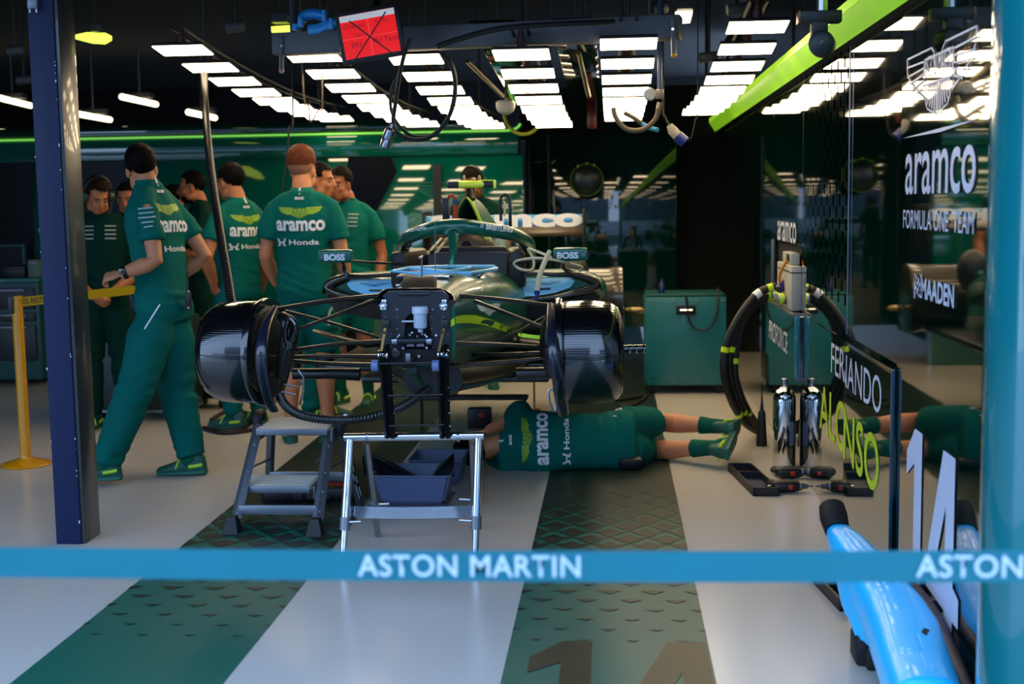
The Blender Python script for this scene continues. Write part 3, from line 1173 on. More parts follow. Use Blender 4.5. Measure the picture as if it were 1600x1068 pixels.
# floor and underside
g = G()
g.rings([ring(0, 5.55, .13, .80, .66, e=3), ring(0, 5.9, .22, .76, .63, e=3), ring(0, 6.3, .33, .74, .615, e=3), ring(0, 7.4, .4, .70, .60, e=3)])
g.box(C(0, 8.0, .63), (1.5, 2.6, .04), bev=.012)
g.box(C(0, 6.55, .62), (.95, .5, .03), bev=.01)
obj('underfloor', g, M_under, car)
for sx in (-1, 1):
    g = G()
    g.tube([C(sx * .36, 5.7, .73), C(sx * .5, 5.7, .735), C(sx * .66, 5.65, .74)], [.03, .026, .026], 12)
    obj('brake_duct_pipe', g, M_under, car)
    g = G()
    g.tube([C(sx * .30, 6.3, .82), C(sx * .44, 6.3, .80), C(sx * .60, 6.3, .84), C(sx * .72, 6.4, .86)], [.06, .05, .035, .03], 10, flat=.35)
    obj('floor_fence', g, M_under, car)

# bulkhead
g = G()
pl = [(-.143, -.13), (-.143, .13), (-.115, .155), (.115, .155), (.143, .13), (.143, -.13), (.12, -.155), (.065, -.155), (.065, -.03), (.052, .045), (.03, .065), (-.02, .065), (-.043, .045), (-.05, -.03), (-.05, -.155), (-.12, -.155)]
bc0 = at(650, 513, 5.2)
g.prism([(x, z) for x, z in pl], (bc0.x, 5.2, bc0.z), (1, 0, 0), (0, 0, 1), (0, .018, 0))
blk = obj('bulkhead', g, M_navy, car, smooth=20)
X0 = bc0.x
g = G()
g.box((X0, 5.235, bc0.z), (.20, .02, .27))
g.box((X0 + .005, 5.19, bc0.z - .115), (.20, .03, .06), bev=.006)
g.box((X0 - .03, 5.18, bc0.z - .135), (.05, .04, .05), bev=.005)
obj('front_recess', g, M_matt, blk)
# top lip
g = G()
g.tube([at(594, 470, 5.2), at(597, 462, 5.22), at(606, 457, 5.24), at(640, 456, 5.24), at(680, 456, 5.24), at(692, 458, 5.24), at(703, 464, 5.22), at(706, 472, 5.2)], .017, 10, smooth=4)
obj('lip', g, M_carbon, blk)
g = G()
g.box(at(647, 459, 5.2), (.13, .02, .014), bev=.004)
obj('latch_bar', g, M_black, blk)
g = G()
g.box(at(655, 449, 5.3), (.14, .10, .05), (.5, 0, 0), bev=.006)
obj('front_cover', g, mat('tan carbon cover', '#4c4030', .4, metal=.3), car)
for px in (599, 693):
    g = G()
    p = at(px, 478, 5.19)
    g.lathe([(.017, 0), (.017, .006), (.009, .007), (.009, .014), (.006, .016)], p, (0, -1, 0), 16)
    g.box(p + V((.004, 0, .02)), (.02, .012, .014), bev=.003)
    obj('lug_bolt', g, M_chrome, blk)
g = G()
for px, py in ((620, 483), (676, 483), (603, 495), (621, 495), (675, 495), (693, 495), (621, 513), (675, 513), (700, 522), (600, 518)):
    g.bolt(at(px, py, 5.198), (0, -1, 0), .0045 if (px, py) not in ((620, 483), (676, 483)) else .007, .005)
o = obj('screw', g, M_chrome, blk)
# reservoir
p = at(657, 514, 5.175)
g = G()
g.lathe([(.010, -.012), (.012, 0), (.026, .006), (.028, .012), (.028, .062), (.024, .066)], p, (0, 0, 1), 24)
rv = obj('fluid_reservoir', g, mat('translucent white bottle', '#a9b3c4', .3), car)
g = G()
g.lathe([(.032, .064), (.034, .068), (.034, .09), (.03, .094)], p, (0, 0, 1), 24)
obj('cap', g, mat('white cap', '#c2c8d2', .35), rv)
g = G()
g.tube([at(628, 502, 5.2), at(650, 502, 5.2)], .005, 8)
obj('bleed_pipe', g, M_steel, rv)
# steering rack and hardware
g = G()
g.tube([at(615, 533, 5.17), at(677, 531, 5.17)], .014, 12)
rk = obj('steering_rack', g, mat('rack tube', '#2b3038', .35, metal=.7), car)
g = G()
for k in range(16):
    x = 621 + k * 3.2
    p = at(x, 532.5, 5.17)
    g.lathe([(.0152, -.0015), (.0152, .0015)], p, (1, 0, 0), 10)
obj('gaiter', g, M_black, rk)['kind'] = 'stuff'
g = G()
for px in (617, 671):
    g = G()
    g.tube([at(px - 4, 533, 5.165), at(px + 4, 532, 5.165)], .017, 10)
    g.tube([at(px, 532, 5.165), at(px + (8 if px < 640 else -8), 522, 5.17)], .003, 6)
    obj('rack_clamp', g, M_steel, rk)
g = G()
for px in (641, 657):
    g.prism([(-.018, -.008), (.018, -.008), (.012, .01), (-.006, .012)], at(px, 538, 5.168), (1 if px < 650 else -1, 0, 0), (0, 0, 1), (0, .006, 0))
obj('rack_plate', g, M_chrome, rk)
g = G()
random.seed(8)
for px, py in ((645, 520), (652, 524), (640, 522), (660, 521), (668, 526), (614, 520), (682, 524), (618, 545), (668, 543), (630, 543), (655, 556), (610, 540), (686, 540)):
    g.bolt(at(px, py, 5.17), (random.uniform(-.3, .3), -1, random.uniform(-.3, .3)), random.uniform(.004, .009), .01)
obj('fitting', g, M_steel, rk)['kind'] = 'stuff'
g = G()
g.lathe([(.02, 0), (.02, .01), (.012, .012), (.012, .02)], at(618, 552, 5.17), (0, -1, 0), 20)
obj('pulley', g, M_black, rk)
g = G()
g.box(at(638, 558, 5.16), (.02, .02, .035), bev=.002)
obj('connector_block', g, M_alu, rk)
for px, py in ((600, 554), (693, 553)):
    g = G()
    p = at(px, py, 5.15)
    g.lathe([(.02, -.02), (.022, -.014), (.016, -.01), (.016, .012), (.022, .016), (.018, .022)], p, (1, -.2, 0), 14)
    g.tube([p + V((0, -.01, .0)), p + V((.012, -.03, .012))], .006, 8)
    obj('clevis', g, M_chrome, car)

# cockpit
g = G()
g.box(C(.02, 6.85, 1.16), (.42, .06, .22), bev=.02)
g.box(C(0, 7.05, 1.13), (.56, .3, .22), bev=.05)
for sx in (-1, 1):
    g.box(C(sx * .285, 6.75, 1.16), (.09, .5, .2), (0, 0, sx * .1), bev=.03)
ck = obj('cockpit', g, mat('dark grey cockpit', '#1e1b1a', .5, metal=.2), car)
g = G()
pl = [(-.20, 0), (-.21, .14), (-.16, .155), (.15, .155), (.21, .15), (.2, 0)]
g.prism(pl, C(.04, 6.62, 1.09), (1, 0, 0), (0, .1, 1), (0, .02, 0))
obj('dash_panel', g, mat('grey dash panel', '#2c2826', .45, metal=.3), ck)
g = G()
g.ell(C(0, 7.02, 1.25), (.15, .09, .11))
obj('headrest', g, mat('brown grey headrest', '#4a3c2c', .4, metal=.3), ck)
g = G()
g.lathe([(.028, 0), (.026, .01)], C(.0, 6.93, 1.27), (0, -1, 0), 18)
obj('headrest_hole', g, M_matt, ck)
g = G()
for a, b in (((690, 372), (672, 392)), ((694, 378), (680, 396)), ((806, 372), (814, 390))):
    g = G()
    g.tube([at(*a, 6.75), at(*b, 6.7)], .012, 8, flat=.4)
    obj('harness_strap', g, M_cream, ck)

# light blue surround frame lying round the cockpit mouth
zs = 1.172
g = G()
OUT = [at(613, 424, 5.95), at(640, 418, 6.12), at(700, 416, 6.25), at(772, 416, 6.3), at(776, 420, 6.2), at(735, 427, 5.95), at(660, 427, 5.9)]
g.tube(OUT, .011, 8, closed=True, flat=.8)
g.tube([at(640, 419, 6.1), at(700, 424, 5.98), at(735, 418, 6.2)], .008, 8)
obj('cockpit_surround', g, M_blue, car)
g = G()
g.box(at(690, 428, 6.1), (.40, .26, .012), (.05, 0, .0), bev=.004)
obj('surround_tray', g, mat('dark blue tray', '#14283e', .4), car)

# top hardware and pitot on the nose deck
g = G()
g.tube([at(659, 446, 5.55), at(659, 402, 5.55)], .004, 6)
g.tube([at(655, 403, 5.5), at(660, 400, 5.6)], .005, 6)
pt = obj('pitot_mast', g, M_alu, car)
g = G()
g.tube([at(680, 424, 6.0), at(680, 345, 6.0)], .0022, 6)
obj('antenna', g, M_alu, car)
g = G()
g.box(at(683, 435, 5.7), (.11, .06, .025), bev=.004)
g.box(at(695, 432, 5.66), (.075, .008, .012), bev=.002)
cm = obj('sensor_bracket', g, M_black, car)
g = G()
g.box(at(690, 432, 5.64), (.07, .006, .01), bev=.002)
g.bolt(at(689, 433, 5.63), (0, -1, 0), .006)
obj('bracket_plate', g, M_chrome, cm)
g = G()
for px, py in ((622, 446), (626, 450), (619, 452)):
    g.box(at(px, py, 5.42), (.022, .02, .01), (0, 0, .3), bev=.003)
obj('deck_clip', g, M_steel, cm)

# halo
g = G()
yb = 6.28
base = at(703, 446, yb)
top = at(706, 356, 6.33)
g.tube([base, at(705, 420, yb), at(708, 396, 6.3), at(709, 374, 6.34), at(712, 358, 6.40)], [.022, .021, .021, .028, .034], 14, smooth=6, flat=.9)
LH = [at(716, 353, 6.40), at(690, 355, 6.39), at(662, 361, 6.42), at(638, 371, 6.52), at(628, 383, 6.72), at(632, 392, 7.0), at(645, 394, 7.3)]
RH = [at(704, 353, 6.40), at(730, 354, 6.39), at(764, 359, 6.42), at(798, 365, 6.48), at(822, 376, 6.66), at(829, 386, 6.95), at(826, 394, 7.3)]
for L in (LH, RH):
    g.tube(L, [.038, .038, .037, .036, .033, .030, .028], 16, smooth=6, flat=1.0)
# fairing web between pillar and hoop
g.tube([at(709, 372, 6.35), at(697, 362, 6.38), at(680, 360, 6.4)], [.02, .022, .016], 10, smooth=4)
g.tube([at(709, 372, 6.35), at(722, 362, 6.38), at(742, 359, 6.4)], [.02, .022, .016], 10, smooth=4)
g = remesh(g, .007, 4)
bvh = bvh_of(g)
halo = obj('halo', g, M_green, car, smooth=180)
car_text('lettering', 'BREITLING', M_white, halo, bvh, (634, 359), (665, 354), 8.5, 6.45, bold=.025)
car_text('lettering', 'BREITLING', M_white, halo, bvh, (760, 354), (801, 359), 8.5, 6.45, bold=.025)
for px, py in ((630, 361), (753, 353)):
    c = at(px, py, 6.45)
    bm = strokes([[(-.5, -.4), (-.3, .5)], [(-.3, -.5), (.1, -.4), (.0, .5), (-.3, .5)], [(.1, -.4), (.5, -.2), (.4, .5), (.0, .5)]], .16)
    conform(bm, c, V((.014, 0, 0)), V((0, 0, .014)), bvh, c - EYE, .003)
    obj('emblem', bm, M_white, halo, smooth=0, fix=False)
for sg, L in ((-1, [(636, 381), (629, 388), (634, 400), (640, 418)]), (1, [(812, 372), (824, 384), (826, 398), (820, 418)])):
    g = G()
    g.tube([at(*p, y) for p, y in zip(L, (6.62, 6.8, 6.9, 6.95))], [.026, .034, .045, .05], 12, smooth=4)
    obj('halo_foot', g, mat('warm lit black carbon', '#2b2417', .3, coat=.6), car)
    g = G()
    g.tube([at(*p, y) for p, y in zip([(a - sg * 1, b - 3) for a, b in L[:3]], (6.58, 6.74, 6.82))], [.012, .02, .012], 10, smooth=4)
    obj('halo_flash', g, mat('olive lime', '#7f9a1a', .35), car)

# air box and engine cover
NA = 28


def arch(y, hw, z0, z1, n=NA, p=1.55):
    R = []
    for k in range(n + 1):
        t = -1 + 2 * k / n
        R.append(C(t * hw, y, z0 + (z1 - z0) * (1 - abs(t) ** p)))
    return R


g = G()
o0, o1 = arch(6.98, .105, 1.30, 1.53), arch(7.0, .088, 1.30, 1.505)
o2 = arch(7.25, .08, 1.32, 1.49)
secs = [o2, o1, o0, arch(7.12, .125, 1.24, 1.55), arch(7.5, .21, 1.1, 1.52), arch(8.2, .25, .95, 1.40), arch(8.9, .16, .9, 1.2), arch(9.4, .06, .85, 1.0)]
vs = [[g.bm.verts.new(p) for p in r] for r in secs]
for a, b in zip(vs[:-1], vs[1:]):
    for i in range(NA):
        g.bm.faces.new((a[i], a[i + 1], b[i + 1], b[i]))
ec = obj('engine_cover', g, M_green, car, smooth=60)
g = G()
r = arch(7.22, .082, 1.30, 1.492)
g.bm.faces.new([g.bm.verts.new(p) for p in r])
obj('intake_mouth', g, M_matt, ec)
g = G()
for r0, sgn in ((o0, 1),):
    pts = [p + V((0, -.006, .0)) for p in r0[NA // 2:]]
    g.tube(pts, [.006 + .006 * i / len(pts) for i in range(len(pts))], 8)
obj('lime_edge', g, M_lime, ec)
g = G()
g.tube([p + V((0, -.004, 0)) for p in o0[:NA // 2 + 1]], .006, 8)
obj('mouth_edge', g, mat('olive edge', '#6a6a3a', .35, metal=.4), ec)

# camera pod
pod = at(738, 288, 7.05)
g = G()
g.box(pod, (.155, .06, .042), bev=.014, seg=3)
tc_ = obj('camera_pod', g, mat('fluorescent yellow', '#dcf23c', .3, coat=.5), car)
for sx, w_ in ((-.105, .06), (.09, .07)):
    g = G()
    g.box(pod + V((sx, 0, -.001)), (w_, .058, .038), bev=.006)
    obj('camera_lens', g, M_black, tc_)
g = G()
g.box(pod + V((.124, 0, -.001)), (.012, .06, .046), bev=.004)
g.box(pod + V((.088, 0, .0205)), (.075, .058, .006), bev=.002)
obj('pod_cap', g, mat('fluorescent yellow', '#dcf23c', .3), tc_)
for px in (725, 740, 749):
    g = G()
    p = at(px, 281, 7.05)
    g.lathe([(.011, -.01), (.008, .01), (.006, .022 if px != 740 else .012), (.002, .026 if px != 740 else .015)], p, (0, 0, 1), 12)
    obj('pod_stud', g, mat('tan stud', '#8f8262', .35, metal=.6), tc_)
g = G()
g.tube([pod + V((-.01, 0, -.02)), at(736, 312, 7.03)], [.022, .026], 12)
obj('pod_stem', g, M_bronze, tc_)

# service gear either side of the air box
g = G()
g.box(at(697, 327, 6.95), (.035, .06, .13), bev=.008)
sb = obj('service_box', g, M_black, car)
g = G()
g.tube([at(700, 312, 6.93), at(702, 306, 6.93), at(706, 305, 6.93), at(711, 308, 6.93), at(712, 314, 6.93)], .007, 8, smooth=4)
obj('red_hose', g, M_red, sb)
g = G()
g.tube([at(711.5, 312, 6.93), at(711.5, 319, 6.93)], .013, 10)
obj('blue_collar', g, mat('blue collar', '#1c3f7a', .4), sb)
g = G()
g.tube([at(711, 320, 6.93), at(711, 345, 6.93)], .016, 10)
obj('bottle', g, mat('orange red bottle', '#a8361a', .4), sb)
g = G()
g.tube([at(783, 345, 6.95), at(782, 312, 6.95), at(788, 304, 6.95), at(796, 310, 6.95), at(797, 352, 6.95)], .008, 8, smooth=4)
g.box(at(797, 334, 6.95), (.016, .04, .14), bev=.004)
hd = obj('service_handle', g, M_black, car)
g = G()
g.tube([at(786, 314, 6.93), at(789, 320, 6.93), at(788, 338, 6.93)], .006, 8, smooth=4)
obj('cream_cord', g, M_cream, hd)

# sidepods, covers, mirrors
for sx in (-1, 1):
    def sp(y, d0, d1, zt, zb, e=3.0, n=32):
        R = []
        for k in range(n):
            a = 2 * pi * k / n
            c, s = cos(a), sin(a)
            x = abs(c) ** (2 / e) * (1 if c >= 0 else -1)
            z = abs(s) ** (2 / e) * (1 if s >= 0 else -1)
            dd = (d0 + d1) / 2 + x * (d1 - d0) / 2
            zz = (zt + zb) / 2 + z * (zt - zb) / 2
            if z < 0:
                zz += .10 * (x + 1) / 2 * (-z) ** .5
            R.append(C(sx * dd, y, zz))
        return R
    g = G()
    g.rings([sp(6.62, .27, .735, 1.115, .955, 2.6), sp(6.70, .24, .755, 1.13, .93), sp(6.9, .2, .765, 1.135, .88), sp(7.3, .18, .76, 1.12, .80), sp(8.0, .15, .66, 1.02, .72), sp(8.7, .1, .42, .88, .66)])
    pod_ = obj('sidepod', g, M_green, car, smooth=60)
    # dark leading lip
    g = G()
    L = [C(sx * d, y, z) for d, y, z in ((.26, 6.56, 1.01), (.30, 6.57, 1.125), (.5, 6.58, 1.128), (.62, 6.60, 1.12), (.71, 6.64, 1.07), (.60, 6.58, 1.03), (.45, 6.56, 1.005))]
    g.tube(L, [.012, .012, .013, .022, .03, .018, .012], 10, closed=True, smooth=5)
    obj('inlet_lip', g, mat('warm lit black carbon', '#2b2417', .3, coat=.6), pod_)  # black carbon, the tan of warm light put into its colour
    g = G()
    L = [C(sx * d, y, z) for d, y, z in ((.26, 6.585, .985), (.42, 6.57, .985), (.58, 6.58, 1.00), (.70, 6.62, 1.03), (.73, 6.66, 1.0), (.66, 6.62, .94), (.45, 6.6, .9), (.28, 6.6, .89))]
    g.bm.faces.new([g.bm.verts.new(p) for p in L])
    L2 = [p + V((0, .12, 0)) for p in L]
    g.rings([L, L2])
    obj('undercut', g, M_under, pod_, smooth=30)
    # removable cover filling the inlet
    g = G()
    pl = [(.27, 1.012), (.335, 1.108), (.5, 1.112), (.575, 1.108), (.60, 1.09), (.575, 1.06), (.5, 1.035), (.40, 1.02)]
    g.prism([(sx * a, b) for a, b in pl], C(0, 6.545, 0), (1, 0, 0), (0, 0, 1), (0, .03, 0))
    for q in g.bm.verts:
        q.co.y += (q.co.z - 1.01) * .75
    cv = obj('inlet_cover', g, M_blue, pod_, smooth=25)
    g = G()
    g.tube([C(sx * .405, 6.574, 1.053), C(sx * .475, 6.576, 1.055)], .006, 8)
    obj('grip_slot', g, mat('navy slot', '#102a4c', .4), cv)
    bm = wings_bm('line', .05)
    conform(bm, C(sx * .45, 6.597, 1.085), V((.075, 0, 0)), V((0, .0135, .018)))
    obj('winged_badge', bm, mat('blue print', '#2a6fa6', .4), cv, smooth=0, fix=False)
    # mirror
    m0 = at(525, 400, 6.34) if sx < 0 else at(891, 397, 6.34)
    g = G()
    R = []
    for k, (s, sc_) in enumerate(((-.5, .82), (-.42, .98), (.3, 1.0), (.5, .9))):
        R.append([m0 + V((sx * s * .168, .03 * cos(a) * sc_, .034 * sin(a) * sc_)) for a in [2 * pi * q / 28 for q in range(28)]])
    for r_ in R:
        for q in range(28):
            a = 2 * pi * q / 28
            c, s = cos(a), sin(a)
            e = 2 / 4.5
            r_[q].y = m0.y + .035 * abs(c) ** e * (1 if c > 0 else -1)
            r_[q].z = m0.z + (r_[q].z - m0.z) / (abs(s) + 1e-6) * abs(s) ** e if abs(s) > 1e-3 else m0.z
    g.rings(R)
    bvm = bvh_of(g)
    mr = obj('mirror', g, M_green, car, smooth=50)
    letters('lettering', 'BOSS', M_white, mr, m0 + V((.006 * -sx - .006, -.06, -.004)), (1, 0, 0), uZ, w=.106, h=.033, bold=.045, bvh=bvm, d=(0, 1, 0), fine=.01)
    g = G()
    for k in range(3):
        g.box(m0 + V((sx * .066, -.0355, -.008 + k * .006)), (.016, .001, .003))
    obj('small_print', g, M_alu, mr)['kind'] = 'stuff'
    g = G()
    g.tube([m0 + V((sx * -.03, .01, -.03)), m0 + V((sx * -.035, .04, -.07)), C(sx * .60, 6.66, 1.12)], [.012, .016, .02], 10, smooth=4, flat=.5)
    g.tube([m0 + V((sx * -.06, .0, -.022)), C(sx * .42, 6.45, 1.205), C(sx * .27, 6.5, 1.195)], [.006, .007, .007], 8, smooth=4)
    obj('mirror_stalk', g, M_bronze, mr)

# side lettering at the edge of the right sidepod
letters('lettering', 'B', M_white, car, at(921, 443, 6.68) + V((0, -.02, 0)), (1, .35, 0), uZ, w=.028, h=.055, bold=.04)

# suspension, seen as tubes from hub to tub
SUS = {
    1: [((690, 460, 5.45), (780, 467, 5.46), (872, 478, 5.48), .016), ((742, 470, 5.6), (800, 492, 5.55), (852, 512, 5.5), .014), ((852, 495, 5.55), (815, 515, 5.6), (772, 534, 5.65), .013),
        ((702, 536, 5.3), (780, 538, 5.35), (852, 542, 5.42), .016), ((735, 553, 5.75), (790, 553, 5.62), (858, 550, 5.5), .016), ((700, 571, 5.4), (780, 566, 5.4), (870, 558, 5.42), .015)],
    -1: [((612, 460, 5.45), (520, 469, 5.46), (435, 482, 5.48), .019), ((592, 466, 5.6), (520, 494, 5.5), (462, 515, 5.42), .014), ((438, 484, 5.5), (520, 505, 5.55), (592, 527, 5.6), .013),
         ((598, 533, 5.3), (530, 537, 5.35), (460, 546, 5.42), .016), ((600, 557, 5.4), (520, 556, 5.42), (430, 558, 5.46), .016), ((600, 570, 5.6), (520, 568, 5.6), (440, 562, 5.6), .018)]}
for sx in (1, -1):
    for a, b, c, r in SUS[sx]:
        g = G()
        g.tube([at(*a), at(*b), at(*c)], [r * 1.15, r, r * .9], 14, smooth=5, flat=.55, up=(0, 0, 1))
        w_ = obj('wishbone_arm', g, M_bronze, car)

# brake drums
for sx in (-1, 1):
    if sx > 0:
        pin, pout, tilt = at(873, 551, 5.42), at(972, 550, 5.42), 0.02
    else:
        pin, pout, tilt = at(418, 550, 5.42), at(327, 546, 5.42), -0.18
    ax = V((sx * cos(tilt), -sx * sin(tilt) * (1 if sx > 0 else 1), 0))
    if sx < 0:
        ax = V((-1, .16, 0)).normalized()
    else:
        ax = V((1, .03, 0)).normalized()
    Ld = (pout - pin).length
    c = pin.copy()
    g = G()
    R = .222
    g.lathe([(.10, .012), (R - .01, .012), (R, .03), (R + .002, Ld * .55), (R - .006, Ld * .8), (R - .022, Ld * .93), (R - .05, Ld), (.05, Ld + .004)], c, ax, 72)
    dr = obj('brake_drum', g, M_drum, car, smooth=35)
    g = G()
    g.lathe([(R - .03, -.012), (R + .012, -.012), (R + .016, .0), (R + .012, .016), (R - .002, .02)], c, ax, 72)
    obj('drum_flange', g, M_carbon, dr)
    g = G()
    g.lathe([(.02, -.022), (R - .04, -.02), (R - .02, -.012), (R - .02, .01)], c, ax, 48)
    obj('back_plate', g, M_under, dr)
    g = G()
    if sx > 0:
        g.tube([at(975, 545, 5.42), at(1009, 544, 5.42)], .017, 14)
        tip = at(1009, 544, 5.42)
    else:
        g.tube([at(330, 546, 5.45), at(312, 546, 5.46)], .017, 14)
    hb = obj('axle_stub', g, M_carbon, dr)
    g = G()
    for px in ((984, 994, 1006) if sx > 0 else (325, 319, 313)):
        g.lathe([(.019, -.004), (.021, 0), (.019, .004)], at(px, 544.5, 5.42), (1, 0, 0), 14)
    obj('axle_ring', g, M_chrome, hb)
    # upright and duct
    g = G()
    if sx < 0:
        g.tube([at(440, 492, 5.40), at(452, 505, 5.38), at(452, 530, 5.38), at(446, 560, 5.40), at(440, 590, 5.42)], [.03, .045, .05, .045, .03], 12, smooth=3, flat=.6)
    else:
        g.tube([at(862, 495, 5.48), at(858, 520, 5.46), at(860, 550, 5.46), at(866, 590, 5.46)], [.035, .045, .05, .035], 12, smooth=3, flat=.6)
    up_ = obj('upright', g, M_under, car)
    g = G()
    L = [(430, 478), (414, 510), (408, 550), (410, 590), (418, 625), (428, 641)] if sx < 0 else [(860, 474), (862, 510), (866, 550), (872, 590), (878, 630), (881, 648)]
    g.tube([at(*p, y_) for p, y_ in zip(L, (5.40, 5.25, 5.165, 5.21, 5.33, 5.40))], [.012, .022, .026, .026, .028, .022], 10, smooth=4, flat=.5)
    obj('duct_vane', g, mat('satin navy carbon', '#171b2b', .3, coat=.6), car)
    if sx < 0:
        g = G()
        g.tube([at(452, 498, 5.34), at(462, 508, 5.33), at(459, 524, 5.33), at(450, 538, 5.34), at(446, 520, 5.34)], .012, 8, closed=True, smooth=4)
        g.lathe([(.02, 0), (.02, .012), (.01, .014)], at(450, 539, 5.32), (0, -1, 0), 14)
        obj('caliper_bracket', g, M_carbon, up_)
        g = G()
        P_ = [(444, 600), (468, 605), (474, 590), (466, 578)]
        g.tube([at(*p, 5.38) for p in P_], .004, 6)
        g.tube([at(440, 612, 5.38), at(462, 616, 5.38)], .004, 6)
        g.tube([at(474, 590, 5.38), at(474, 612, 5.4), at(468, 632, 5.4)], .005, 6)
        obj('duct_frame', g, M_steel, car)
    else:
        g = G()
        g.tube([at(857, 610, 5.36), at(861, 635, 5.36), at(868, 640, 5.36), at(866, 612, 5.36)], .005, 6, closed=True, smooth=3)
        g.tube([at(872, 588, 5.34), at(878, 584, 5.34)], .004, 6)
        g.tube([at(872, 616, 5.34), at(884, 618, 5.34)], .004, 6)
        obj('duct_frame', g, M_steel, car)

# rear drum on the right, seen past the sidepod
g = G()
c = at(890, 470, 8.75)
g.lathe([(.1, 0), (.22, 0), (.225, .02), (.225, .27), (.235, .29), (.235, .36), (.2, .37), (.05, .37)], c, (1, .02, 0), 48)
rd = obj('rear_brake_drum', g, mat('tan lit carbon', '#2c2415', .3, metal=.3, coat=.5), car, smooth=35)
g = G()
p = at(978, 485, 8.75)
g.lathe([(.018, 0), (.022, .03), (.026, .04), (.022, .06), (.026, .08), (.02, .11), (.008, .13)], p, (1, .02, 0), 16)
obj('axle_stub', g, mat('brass stub', '#8c7848', .3, metal=.8), rd)
g = G()
g.ell(at(897, 430, 8.3), (.10, .1, .14))
obj('rear_upright', g, M_black, car)
g = G()
g.lathe([(.016, 0), (.016, .01)], at(892, 432, 8.2), (0, -1, 0), 14)
obj('rear_bolt', g, M_chrome, car)

# rear wing
yw = 9.35
a, b = at(668, 349, yw), at(912, 346, yw)
g = G()
xa, xb = XC - .585, XC + .585
zt, zb = at(860, 336, yw).z, at(860, 353, yw).z
R = []
for x in (xa, xb):
    R.append([V((x, yw, zb)), V((x, yw - .015, (zt + zb) / 2)), V((x, yw, zt)), V((x, yw + .04, zt + .005)), V((x, yw + .06, (zt + zb) / 2)), V((x, yw + .04, zb))])
g.rings(R)
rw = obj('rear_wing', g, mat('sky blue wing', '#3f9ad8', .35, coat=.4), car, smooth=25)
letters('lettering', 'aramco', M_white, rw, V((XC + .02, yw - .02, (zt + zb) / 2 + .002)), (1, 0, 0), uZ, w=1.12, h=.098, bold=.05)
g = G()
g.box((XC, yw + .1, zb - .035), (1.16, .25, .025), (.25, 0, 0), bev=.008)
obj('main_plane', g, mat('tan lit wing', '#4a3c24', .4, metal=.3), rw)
for x in (xa, xb):
    g = G()
    g.box((x, yw + .12, (zt + zb) / 2 - .10), (.016, .42, .36), bev=.006)
    obj('endplate', g, M_black, rw)
g = G()
for x in (-.05, .05):
    g.box((XC + x, yw + .15, 1.1), (.02, .12, .4), bev=.006)
obj('wing_pylon', g, M_black, rw)

# cream hoses round the right mirror
t = thing('cream_hose', 'cream plastic hose looped over the right mirror stalk with a blue end fitting', 'hose', at(838, 420, 6.3))
g = G()
g.tube([at(824, 388, 6.4), at(832, 402, 6.4), at(834, 415, 6.38), at(828, 422, 6.36), at(812, 420, 6.36), at(803, 412, 6.34), at(812, 406, 6.32), at(840, 403, 6.28), at(870, 407, 6.28), at(900, 414, 6.4), at(910, 418, 6.45), at(906, 423, 6.5)], .0065, 8, smooth=6)
obj('loop', g, M_cream, t)
g = G()
g.tube([at(826, 388, 6.38), at(845, 395, 6.3), at(862, 402, 6.28)], .007, 8, smooth=4)
obj('strap', g, M_cream, t)
g = G()
g.tube([at(859, 392, 6.24), at(850, 412, 6.2), at(843, 432, 6.15), at(839, 455, 6.1)], [.011, .013, .013, .012], 10, smooth=4)
obj('drop_tube', g, M_cream, t)
g = G()
g.tube([at(839, 454, 6.1), at(839, 460, 6.1)], .014, 10)
g.tube([at(839, 460, 6.1), at(839, 468, 6.1)], .008, 10)
obj('end_fitting', g, mat('blue fitting', '#153a7c', .35), t)

# ================================================================== PEOPLE
def sect(c, l, f, a, b, n=22, e=2.3):
    R = []
    for k in range(n):
        t = 2 * pi * k / n
        x, y = cos(t), sin(t)
        R.append(c + l * (a * abs(x) ** (2 / e) * (1 if x > 0 else -1)) + f * (b * abs(y) ** (2 / e) * (1 if y > 0 else -1)))
    return R


def standing(x, y, face, h=1.8, z=0.0, lean=0.0, arms='down', headdir=None, nod=0.1, elL=None, wrL=None, elR=None, wrR=None, knees=None):
    """joints of a standing body; local axes: right, forward, up"""
    k = h / 1.8
    f = V((face[0], face[1], 0)).normalized()
    r = V((f.y, -f.x, 0))
    o = V((x, y, z))

    def L(a, b, c):
        return o + (r * a + f * (b + lean * max(0, c - .95)) + V((0, 0, c))) * k
    hd = V((headdir[0], headdir[1], 0)).normalized() if headdir else f.copy()
    J = dict(k=k, f=f, r=r, pel=L(0, 0, .95), chest=L(0, -.005, 1.33), neck=L(0, -.03, 1.545), head=L(0, .035 + nod * .1, 1.668 - nod * .02),
             hf=(hd - V((0, 0, nod))).normalized(), up=(L(0, 0, 1.5) - L(0, 0, .95)).normalized(), pr=r, plu=V((0, 0, 1)))
    for s, q in ((-1, 'L'), (1, 'R')):
        J['sh' + q] = L(s * .183, -.02, 1.428)
        J['hip' + q] = L(s * .09, 0, .92)
        J['kn' + q] = L(s * .105, .02, .50)
        J['an' + q] = L(s * .115, -.03, .085)
        J['toe' + q] = (f + r * s * .25).normalized()
        if arms == 'down':
            e_, w_ = (s * .25, -.04, 1.14), (s * .25, .06, .90)
        elif arms == 'front':
            e_, w_ = (s * .26, -.02, 1.13), (s * .10, .24, 1.06)
        elif arms == 'crossed':
            e_, w_ = (s * .25, .05, 1.14), (-s * .06, .22, 1.16)
        elif arms == 'hips':
            e_, w_ = (s * .36, -.06, 1.16), (s * .20, .02, 1.0)
        J['el' + q], J['wr' + q] = L(*e_), L(*w_)
    for n_, v_ in (('elL', elL), ('wrL', wrL), ('elR', elR), ('wrR', wrR)):
        if v_ is not None:
            J[n_] = V(v_)
    J['L'] = L
    return J


